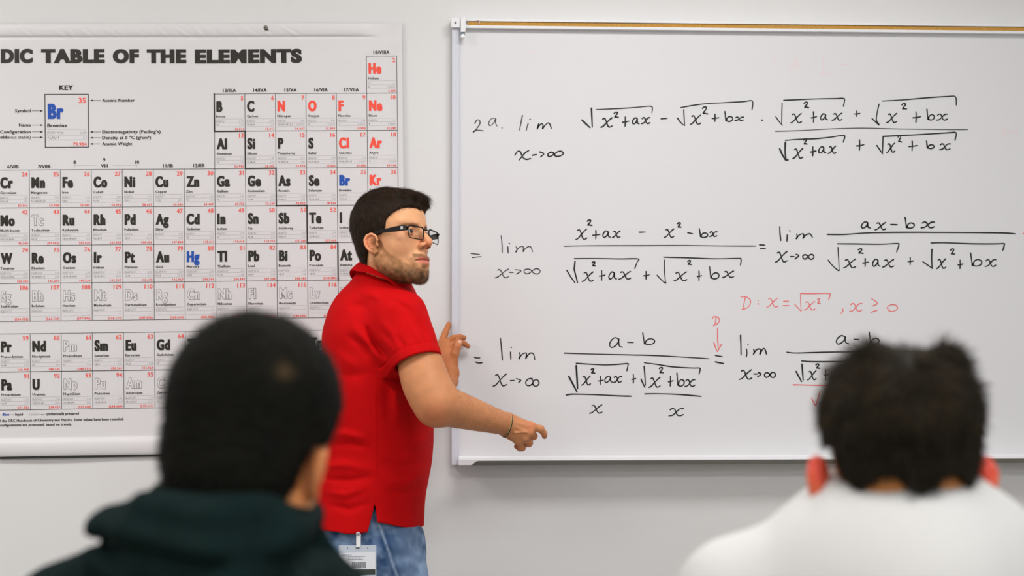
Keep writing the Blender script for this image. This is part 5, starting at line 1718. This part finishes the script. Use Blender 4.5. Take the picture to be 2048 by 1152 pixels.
for an, so in (('R', AN_R), ('L', AN_L)):
    f0 = np.array([so[0], so[1], 0])

    def shoe(P, f0=f0):
        d = smin(cap(P, f0 + [-.05, 0, .045], f0 + [.12, 0, .035], .042, .036), cap(P, f0 + [0, 0, .05], f0 + [0, 0, .10], .042, .045), .03)
        d = smin(d, ell(P, f0 + [.13, 0, .035], (.06, .047, .034)), .02)
        return smax(d, .012 - P[:, 2], .006)
    Vx, Qx = nets(shoe, f0 + [-.12, -.07, -.01], f0 + [.22, .07, .16], .006)
    so_ = mesh_obj('shoe', Vx, Qx, mat('brown_leather', (92, 62, 42), 0.5), teacher, smooth=True)
    q = MB(); q.tube([f0 + [-.088, 0, .008], f0 + [.19, 0, .008]], [.03, .03], 12)
    q.V = [(a, so[1] + (b - so[1]) * 1.45, max(0.0, min(.016, c))) for (a, b, c) in q.V]
    q.build('sole', mat('dark_sole', (40, 36, 34), 0.7), so_)

# bracelet on the right wrist
q = MB(); q2 = MB()
wc = W_(1013.5, 850, -.520); wa = R_wr - R_el; wa /= np.linalg.norm(wa)
bx_ = W_(1020, 827, -.52) - W_(1007, 871.5, -.52); bx_ /= np.linalg.norm(bx_)
by_ = np.array([0.32, -1.0, .05]); by_ -= by_ @ bx_ * bx_; by_ /= np.linalg.norm(by_)
ring = [wc + bx_ * .0300 * math.cos(t) + by_ * .0305 * math.sin(t) for t in np.linspace(0, 2 * math.pi, 41)]
q.tube([p + wa * .0012 for p in ring], .0014, 6, cap=False)
q2.tube([p - wa * .0012 for p in ring], .0010, 6, cap=False)
br = q.build('bracelet', mat('dark_brown_cord', (52, 34, 24), 0.6), teacher, smooth=True)
q2.build('bracelet_strand', mat('olive_cord', (168, 150, 96), 0.6), br, smooth=True)

# ------------------------------------------------------------------ badge on a clip
YBG = -.596
bc = W_(714, 1122, YBG)
badge = thing('id_badge', tuple(bc), 'clear plastic badge holder with a printed card hanging below the red shirt hem', 'badge')
M_clearpl = mat('milky_plastic', (196, 204, 216), 0.25)
M_card = mat('card_white', (226, 228, 234), 0.5)
q = MB(); a, b = W_(712.5, 1068, YBG), W_(721.5, 1094, YBG); q.box(a[0], b[0], YBG - .003, YBG - .001, b[2], a[2], .0008)
q.build('strap', M_whitepl, badge)
q = MB(); c = W_(716, 1067.5, YBG); q.lathe((c[0], YBG - .0005, c[2]), (0, -1, 0), [(0, .0052), (.003, .0052), (.0042, .004), (.0035, .002), (.004, .0006)], 18)
q.build('snap_button', mat('snap_steel', (200, 205, 212), .25, .8), badge, smooth=True)
a, b = W_(677.5, 1091, YBG), W_(752.5, 1160, YBG)
q = MB(); q.box(a[0], b[0], YBG, YBG + .0018, b[2], a[2], .0006)
q.build('holder', M_clearpl, badge)
a, b = W_(680, 1106, YBG), W_(750.5, 1139, YBG)
q = MB(); q.box(a[0], b[0], YBG - .0008, YBG + .0004, b[2], a[2])
card = q.build('card', M_card, badge)
q = MB(); a, b = W_(680, 1139, YBG), W_(750.5, 1149, YBG); q.box(a[0], b[0], YBG - .0009, YBG + .0004, b[2], a[2])
q.build('dark_band', mat('card_dark_green', (52, 62, 56), .6), card)
q = MB(); g_ = 1113.0
rr_ = random.Random(3)
for (y0, xa_, xb_) in ((1110, 683, 704), (1113, 696, 730), (1116, 696, 722), (1118.5, 696, 726)):
    x = xa_
    while x < xb_:
        w_ = rr_.uniform(1.2, 4)
        a, b = W_(x, y0 - .5, YBG), W_(min(x + w_, xb_), y0 + .5, YBG)
        q.box(a[0], b[0], YBG - .0011, YBG - .0009, b[2], a[2]); x += w_ + .8
x = 704.0
while x < 731:
    w_ = rr_.choice((.5, .9, 1.4)); a, b = W_(x, 1124, YBG), W_(x + w_, 1136, YBG)
    q.box(a[0], b[0], YBG - .0011, YBG - .0009, b[2], a[2]); x += w_ + rr_.choice((.6, 1.0))
tag(q.build('barcode_print', mat('print_grey', (96, 98, 104), .6), card), kind='stuff')
q = MB()
for px in (695, 715, 735): 
    c = W_(px, 1096, YBG); q.box(c[0] - (.0012 if px != 715 else .004), c[0] + (.0012 if px != 715 else .004), YBG - .0006, YBG + .001, c[2] - .0008, c[2] + .0008)
q.build('slots', mat('slot_dark', (60, 62, 66), .6), badge)
# ------------------------------------------------------------------ the two students in front (seen from behind)
M_skin2 = mat('student_skin', (205, 140, 92), 0.5, attr='tone', sss=0.15, spec=0.3)
M_black_hair = mat('black_hair', (20, 19, 14), 0.75, noise=(26, 0.5), spec=0.12)
M_black_strand = mat('black_hair_strand', (26, 25, 19), 0.65, spec=0.2)
M_brown_hair2 = mat('dark_hair', (26, 21, 13), 0.75, noise=(20, 0.6), spec=0.12)
M_brown_strand2 = mat('dark_hair_strand', (40, 32, 19), 0.6, spec=0.25)
M_hoodie = mat('dark_green_fleece', (15, 30, 29), 0.95, noise=(30, 0.15), bump=(500, 0.4, 0.002), spec=0.08)
M_tee = mat('white_jersey', (206, 205, 203), 0.9, noise=(8, 0.02), bump=(700, 0.2, 0.0008), spec=0.15)
M_dark_cloth = mat('dark_trousers', (40, 42, 50), 0.9)
M_chairshell = mat('blue_grey_plastic', (70, 82, 96), 0.5)
M_chairleg = mat('chair_chrome', (170, 170, 172), 0.3, 0.9)


def S1(px, py, Y=-3.09): return np.array(at(px, py, Y))


def seated_lower(c, y0):
    """hips, thighs and calves of a seated figure whose trunk comes down at (x, y) = c"""
    def f(P):
        x = c[0]
        d = ell(P, (x, y0, .56), (.19, .15, .14))
        for s in (-1, 1):
            d = smin(d, chain(P, [(x + s * .10, y0, .54), (x + s * .13, y0 + .44, .53), (x + s * .12, y0 + .46, .30), (x + s * .12, y0 + .44, .10)], [.092, .068, .058, .05], .02), .04)
        return smax(d, .05 - P[:, 2], .004)
    return f


def chair(c, y0, where):
    x = c[0]
    t = thing('classroom_chair', (x, y0, 0), 'moulded plastic chair under the seated student %s' % where, 'chair', 'students chairs')
    def seat(P):
        d = ell(P, (x, y0 + .02, .415), (.23, .24, .035))
        return smax(d, -ell(P, (x, y0 + .02, .46), (.24, .24, .045)), .01)
    Vx, Qx = nets(seat, (x - .26, y0 - .25, .36), (x + .26, y0 + .29, .47), .01)
    mesh_obj('seat', Vx, Qx, M_chairshell, t, smooth=True)
    for sx in (-1, 1):
        for sy in (-1, 1):
            q = MB(); q.tube([(x + sx * .16, y0 + .02 + sy * .16, .40), (x + sx * .21, y0 + .02 + sy * .21, .012)], .011, 10)
            lg = q.build('leg', M_chairleg, t, smooth=True)
            q = MB(); q.lathe((x + sx * .211, y0 + .02 + sy * .211, 0), (0, 0, 1), [(0, .014), (.014, .014)], 12)
            q.build('foot_cap', M_dark_cloth, lg)
    return t


# ---- left student: short black hair, dark green hooded top
SF = Frame(S1(505, 886, -3.075), 180 - 26, -14, -3, .985)          # faces the board, turned and bowed a little
k1 = 1.0


def s1_head(P):
    Q = mir(P)
    d = ell(Q, (0, -0.6, 3.6), (7.6, 9.2, 8.6))
    d = smin(d, ell(Q, (0, 2.2, -3.6), (5.8, 6.4, 7.2)), 2.4)
    d = smin(d, cap(Q, (4.9, 0.8, -5.6), (2.0, 6.4, -9.6), 1.7), 2.4)
    d = smin(d, cap(P, (0, 8.4, .8), (0, 10.2, -3.2), .7, 1.0), 1.0)
    d = smin(d, cap(P, (0, -2.6, -3), SF.l(S1(478, 1080, -3.05)), 5.6, 5.8), 1.5)
    e = ear_sdf(Q)
    return smin(d, e, .35)


def s1_hair(P):
    Q = mir(P); x, y, z = Q.T
    d = ell(Q, (0, -0.9, 3.7), (8.15, 9.9, 9.1))
    d = smin(d, ell(Q, (0, -3.6, -2.4), (6.9, 6.0, 6.6)), 2.2)
    front = np.interp(z, [-12, -7, -3.2, -1.6, 0.0, .8, 3, 6, 8, 14], [0.4, 0.2, -0.6, -0.8, -.4, 2.6, 3.2, 5.5, 9, 14])
    d = smax(d, (y - front) * .8, .6)
    d = smax(d, -(z + 9.6 + .2 * (y + 5)), .8)
    d = smax(d, -ell(Q, (8.3, 0.3, -2.5), (2.2, 2.1, 3.1)), .4)
    return d + .12 * vnoise(P, 1.2, 4)


Vh1, Qh1 = nets(s1_head, (-12, -14, -19), (12, 13, 14), .36)


def s1_trunk(P):
    d = chain(P, [S1(478, 1120, -3.05), S1(445, 1380, -3.04), np.array([S1(440, 1300)[0], -3.06, .62])], [.055, .11, .13])
    return d


Vk, Qk = nets(s1_trunk, (S1(100, 1000)[0], -3.35, .45), (S1(800, 1000)[0], -2.8, 1.16), .014)
st1 = thing('person', (S1(470, 1000)[0], -3.05, 0), 'seated student with short black hair in a dark hooded top, seen from behind', 'person')
b1 = mesh_obj('body', np.vstack([SF.w(Vh1), Vk]), np.vstack([Qh1, Qk + len(Vh1)]), M_skin2, st1, smooth=True)
C1 = np.tile(srgb(198, 128, 74), (len(Vh1) + len(Vk), 1))
wv = (.5 * blob(mir(Vh1), (8.2, 0.0, -2.4), (1.8, 2.2, 3.4)))[:, None]
C1[:len(Vh1)] = C1[:len(Vh1)] * (1 - wv) + srgb(222, 138, 92) * wv
paint(b1, C1)
V1, Q1 = nets(s1_hair, (-12, -14, -13), (12, 13, 15), .3)
# the pale whorl at the crown
h1 = mesh_obj('hair', SF.w(V1), Q1, mat('black_hair_scalp', (18, 18, 13), 0.8, attr='tone', noise=(26, .3), spec=.1), st1, smooth=True)
Ch1 = np.tile(srgb(15, 15, 11), (len(V1), 1))
wc_ = SF.l(S1(560, 745, -3.21))
wpt = V1[np.argmin(((SF.w(V1)[:, [0, 2]] - S1(560, 748, -3.2)[[0, 2]]) ** 2).sum(1) + (SF.w(V1)[:, 1] > -3.08) * 9)]
for (c, w, r, cl) in ((wpt, .36, (.7, 1.1, .8), (110, 90, 62)), (wpt + [3.0, .8, 1.2], .25, (2.6, 2, 1.2), (60, 50, 34)), (wpt + [-4, .8, 1.8], .12, (3, 2, 1.6), (66, 52, 34))):
    wv = (w * blob(V1, c, r))[:, None]
    Ch1 = Ch1 * (1 - wv) + srgb(*cl) * wv
paint(h1, Ch1)
N1 = normals_of(s1_hair, V1, .15)
rng = np.random.RandomState(9)
sel = rng.choice(len(V1), min(len(V1), 9000), replace=False)
fl = V1[sel] - wpt; fl /= np.linalg.norm(fl, axis=1, keepdims=True) + .3
fl = fl - (fl * N1[sel]).sum(1, keepdims=True) * N1[sel]
ds = np.linalg.norm(V1[sel] - wpt, axis=1)
keepm = rng.uniform(size=len(sel)) < np.clip((ds - .6) / 1.6, .1, 1)
sel, fl = sel[keepm], fl[keepm]
strands('hair_strands', SF.w(V1[sel] - N1[sel] * .1), SF.d(fl + N1[sel] * .45 + rng.randn(len(sel), 3) * .2), rng.uniform(.005, .011, len(sel)), .0004, M_black_strand, h1, rng=rng, seg=2)

# hooded top: shoulders, back and the hood lying behind the neck
H_PROF = [(1000, 255, 640), (1040, 180, 668), (1080, 120, 692), (1120, 62, 716), (1152, 30, 735), (1230, -60, 800), (1330, -110, 840), (1500, -90, 830), (1800, -60, 800)]
hz = np.array([S1(0, p[0])[2] for p in H_PROF])[::-1]
hl = np.array([S1(p[1], p[0])[0] for p in H_PROF])[::-1]; hr = np.array([S1(p[2], p[0])[0] for p in H_PROF])[::-1]


def s1_top(P):
    x, y, z = P.T
    cx = S1(445, 1000)[0]
    d = chain(P, [S1(438, 1190, -3.04), S1(430, 1420, -3.04), np.array([cx, -3.06, .62])], [.112, .145, .16])
    shl, shr = S1(150, 1262, -3.03), S1(635, 1262, -3.0)
    d = smin(d, cap(P, S1(430, 1150, -3.05), shl, .078, .066), .05)
    d = smin(d, cap(P, S1(455, 1155, -3.05), shr, .068, .062), .05)
    for s, sh in ((-1, shl), (1, shr)):
        el = np.array([sh[0] + s * .05, sh[1] + .06, sh[2] - .27]); wr = np.array([sh[0] - s * .04, sh[1] + .30, sh[2] - .32])
        d = smin(d, chain(P, [sh, el, wr], [.062, .05, .038], .01), .03)
    # neck part and the hood
    d = smin(d, cap(P, S1(470, 1130, -3.06), S1(476, 1062, -3.05), .083, .070), .03)
    hood = chain(P, [S1(235, 1052, -3.10), S1(320, 1048, -3.15), S1(450, 1056, -3.18), S1(530, 1058, -3.16), S1(572, 1088, -3.10)], [.022, .030, .032, .030, .020])
    hood = smin(hood, chain(P, [S1(215, 1105, -3.10), S1(300, 1130, -3.15), S1(440, 1135, -3.19), S1(545, 1135, -3.16), S1(578, 1160, -3.08)], [.026, .036, .042, .036, .024]), .03)
    d = smin(d, hood, .022)
    d = smin(d, chain(P, [S1(500, 1040, -3.13), S1(558, 1032, -3.10), S1(585, 1044, -3.04)], [.022, .025, .020]), .02)
    # folds of the hood, crossing
    for pts, amp, wd in (([(190, 1085), (300, 1088), (430, 1098), (560, 1095), (650, 1110)], -.007, .010), ([(200, 1050), (270, 1040), (380, 1062), (470, 1070)], .005, .012), ([(215, 1075), (260, 1110), (330, 1150), (380, 1200)], -.006, .012),
                         ([(620, 1040), (560, 1085), (480, 1120), (430, 1180)], .006, .014), ([(640, 1075), (600, 1120), (560, 1180)], -.006, .012), ([(300, 985), (420, 1000), (540, 990)], .004, .010)):
        L = [S1(*p).astype(np.float32) for p in pts]
        t = None
        for i in range(len(L) - 1):
            ab = (L[i + 1] - L[i])[[0, 2]]; ap = P[:, [0, 2]] - L[i][[0, 2]]
            s_ = np.clip((ap @ ab) / (ab @ ab), 0, 1)
            dd = np.sqrt(((ap - s_[:, None] * ab) ** 2).sum(1)); t = dd if t is None else np.minimum(t, dd)
        d = d - 1.5 * amp * np.exp(-(t / wd) ** 2) * (y < -3.02)
    d = d - .003 * vnoise(P, 14, 5)
    d = smax(d, -cap(P, S1(476, 1055, -3.05), S1(488, 950, -3.05), .062, .073), .006)
    return smax(d, .60 - z, .01)


V1t, Q1t = nets(s1_top, (S1(-40, 1000)[0] - .05, -3.36, .56), (S1(780, 1000)[0] + .05, -2.62, S1(0, 960)[2]), .007)
mesh_obj('hooded_top', V1t, Q1t, M_hoodie, st1, smooth=True)
q = MB(); q.tube([S1(612, 985, -3.10), S1(608, 1005, -3.115), S1(604, 1022, -3.12)], .0022, 6)
Vx, Qx = nets(seated_lower(S1(445, 1000), -3.06), (S1(445, 1000)[0] - .3, -3.26, .03), (S1(445, 1000)[0] + .3, -2.5, .74), .012)
mesh_obj('trousers', Vx, Qx, M_dark_cloth, st1, smooth=True)
chair(S1(445, 1000), -3.06, 'on the left')

# ---- right student: tousled dark hair, white T-shirt
Y2 = -3.00


def S2(px, py, Y=Y2): return np.array(at(px, py, Y))


TF = Frame(S2(1798, 900, -2.985), 180, -6, 0, 1.0)


def s2_head(P):
    Q = mir(P)
    d = ell(Q, (0, -0.8, 2.6), (7.4, 8.8, 6.6))
    d = smin(d, ell(Q, (0, 2.2, -3.6), (6.2, 6.4, 7.0)), 2.4)
    d = smin(d, cap(Q, (4.9, 0.8, -5.6), (2.0, 6.4, -9.6), 1.7), 2.4)
    d = smin(d, cap(P, (0, 8.4, .8), (0, 10.2, -3.2), .7, 1.0), 1.0)
    d = smin(d, cap(Q, (1.6, -1.8, -3), (2.0, -2.5, -17), 5.0, 5.4), 1.5)
    # ears that stand out
    R = Q.copy()
    R = (R - np.array([7.6, .45, -2.6], np.float32)) / 1.28 + np.array([7.15, .45, -1.55], np.float32)
    return smin(d, ear_sdf(R, 34) * 1.28, .35)


def s2_hair(P):
    Q = mir(P); x, y, z = Q.T
    d = ell(Q, (0, -1.2, 3.0), (8.25, 10.0, 7.2))
    d = smin(d, ell(Q, (0, -3.6, -1.8), (6.9, 5.6, 5.4)), 2.0)
    # tufts on the top, the larger one to the right
    for (a, r) in (((4.3, -3.0, 8.7), 2.2), ((5.8, 0, 7.4), 2.0), ((-2.8, -2.5, 8.4), 2.6), ((-4.6, -1.0, 6.9), 2.4), ((6.0, -2, 5.0), 2.0), ((-6.0, -2, 4.4), 2.0)):
        # x here is the person's right = photo right for someone facing the board
        d = smin(d, np.sqrt(((P - np.array(a, np.float32)) ** 2).sum(1)) - r, 1.6)
    front = np.interp(z, [-12, -7, -3.2, -1.6, 0.0, .8, 3, 6, 8, 14], [-3.4, -2.9, -1.6, -.8, -.3, 2.6, 3.2, 6.5, 10, 14])
    d = smax(d, (y - front) * .8, .6)
    # nape: two bare hollows left and right of a centre point
    nape = -(z + np.interp(np.abs(P[:, 0]), [0, 1.0, 2.4, 3.6, 5.2, 6.6, 8], [4.6, 4.2, 3.0, 2.8, 4.0, 5.4, 5.2]))
    d = smax(d, nape, .8)
    d = smax(d, -ell(Q, (9.2, -.2, -3.2), (3.0, 2.9, 4.2)), .5)
    return d + .22 * vnoise(P, .8, 6) + .12 * vnoise(P, 1.9, 2)


Vh2, Qh2 = nets(s2_head, (-13, -14, -18), (13, 13, 14), .36)


def s2_trunk(P):
    d = chain(P, [S2(1803, 1150, -2.98), S2(1803, 1380, -2.98), np.array([S2(1803, 1300)[0], -2.98, .62])], [.055, .12, .13])
    return d


Vk, Qk = nets(s2_trunk, (S2(1450, 1000)[0], -3.3, .5), (S2(2160, 1000)[0], -2.7, 1.16), .014)
st2 = thing('person', (S2(1803, 1000)[0], -2.98, 0), 'seated student with tousled dark brown hair in a white T-shirt, seen from behind', 'person')
b2 = mesh_obj('body', np.vstack([TF.w(Vh2), Vk]), np.vstack([Qh2, Qk + len(Vh2)]), M_skin2, st2, smooth=True)
C2 = np.tile(srgb(206, 136, 74), (len(Vh2) + len(Vk), 1))
wv = np.clip(1.2 * blob(mir(Vh2), (9.0, -.6, -1.8), (2.0, 2.6, 3.6)), 0, 1)[:, None]
C2[:len(Vh2)] = C2[:len(Vh2)] * (1 - wv) + srgb(222, 84, 66) * wv
paint(b2, C2)
V2, Q2 = nets(s2_hair, (-13, -14, -11), (13, 13, 15), .3)
h2 = mesh_obj('hair', TF.w(V2), Q2, M_brown_hair2, st2, smooth=True)
N2 = normals_of(s2_hair, V2, .15)
sel = rng.choice(len(V2), min(len(V2), 11000), replace=False)
P2 = V2[sel]
fl = P2 - np.array([0, -6.5, 8.0]); fl /= np.linalg.norm(fl, axis=1, keepdims=True) + .3
fl = fl - (fl * N2[sel]).sum(1, keepdims=True) * N2[sel]
topw = sstep(3, 9, P2[:, 2])[:, None]
clump = np.stack([vnoise(P2, .55, k) for k in (1, 2, 3)], -1) * .6
Dd = fl * .9 + N2[sel] * (.2 + .35 * topw) + clump * (.3 + topw) + rng.randn(len(sel), 3) * .18
lt = rng.choice(len(sel), 1800, replace=False)
lt = lt[(vnoise(P2[lt], .35, 8) > .05) & (P2[lt][:, 2] > 2)]
strands('light_hair_strands', TF.w(P2[lt]), TF.d(Dd[lt]), rng.uniform(.012, .02, len(lt)), .0005, mat('brown_hair_light', (70, 55, 32), .6, spec=.2), h2, rng=rng, seg=3, curl=.1)
strands('hair_strands', TF.w(P2 - N2[sel] * .15), TF.d(Dd), rng.uniform(.008, .014, len(sel)) * (1 + .5 * topw[:, 0]), .00042, M_brown_strand2, h2, rng=rng, seg=3, curl=.1)


def s2_top(P):
    x, y, z = P.T
    cx = S2(1803, 1000)[0]
    d = chain(P, [S2(1803, 1195, -2.97), S2(1803, 1420, -2.97), np.array([cx, -2.98, .62])], [.150, .165, .16])
    shl, shr = S2(1490, 1215, -2.95), S2(2135, 1205, -2.95)
    d = smin(d, cap(P, S2(1750, 1162, -2.99), shl, .080, .070), .045)
    d = smin(d, cap(P, S2(1860, 1162, -2.99), shr, .080, .070), .045)
    for s, sh in ((-1, shl), (1, shr)):
        el = np.array([sh[0] + s * .035, sh[1] + .05, sh[2] - .20])
        d = smin(d, cap(P, sh, el, .070, .060), .03)
    d = smin(d, cap(P, S2(1812, 1135, -2.99), S2(1812, 1088, -2.97), .078, .062), .02)
    # ribbed neckband
    nb_c = S2(1806, 1036, -2.985).astype(np.float32)
    q = P - nb_c
    # the band's plane tips forward
    h = q[:, 2] * .94 - q[:, 1] * .34
    rr = np.sqrt(q[:, 0] ** 2 + (q[:, 1] * 1.02) ** 2)
    band = np.sqrt(np.maximum(np.abs(rr - .0680) - .002, 0) ** 2 + np.maximum(np.abs(h) - .009, 0) ** 2) - .0028
    d = smin(d, band, .006)
    d = smax(d, -cap(P, S2(1810, 1085, -2.975), S2(1810, 900, -2.95), .058, .072), .006)
    d = d - .003 * vnoise(P * np.array([1, 1, .6], np.float32), 10, 8)
    return smax(d, .60 - z, .01)


V2t, Q2t = nets(s2_top, (S2(1370, 1000)[0] - .06, -3.28, .56), (S2(2240, 1000)[0] + .06, -2.66, S2(0, 940)[2]), .007)
mesh_obj('t_shirt', V2t, Q2t, M_tee, st2, smooth=True)


def s2_arms(P):
    d = None
    for s, sh in ((-1, S2(1475, 1180, -2.95)), (1, S2(2135, 1170, -2.95))):
        el = np.array([sh[0] + s * .05, sh[1] + .07, sh[2] - .27]); wr = np.array([sh[0] - s * .04, sh[1] + .31, sh[2] - .32])
        e = chain(P, [sh * .5 + el * .5, el, wr, wr + [-.02 * s, .08, 0]], [.047, .043, .030, .032], .01)
        d = e if d is None else np.minimum(d, e)
    return d


Vx, Qx = nets(s2_arms, (S2(1370, 1000)[0] - .08, -3.1, .62), (S2(2240, 1000)[0] + .08, -2.45, 1.1), .01)
ar = mesh_obj('forearms', Vx, Qx, M_skin2, st2, smooth=True); paint(ar, np.tile(srgb(206, 136, 92), (len(Vx), 1)))
Vx, Qx = nets(seated_lower(S2(1803, 1000), -2.98), (S2(1803, 1000)[0] - .3, -3.18, .03), (S2(1803, 1000)[0] + .3, -2.4, .74), .012)
mesh_obj('trousers', Vx, Qx, M_dark_cloth, st2, smooth=True)
chair(S2(1803, 1000), -2.98, 'on the right')
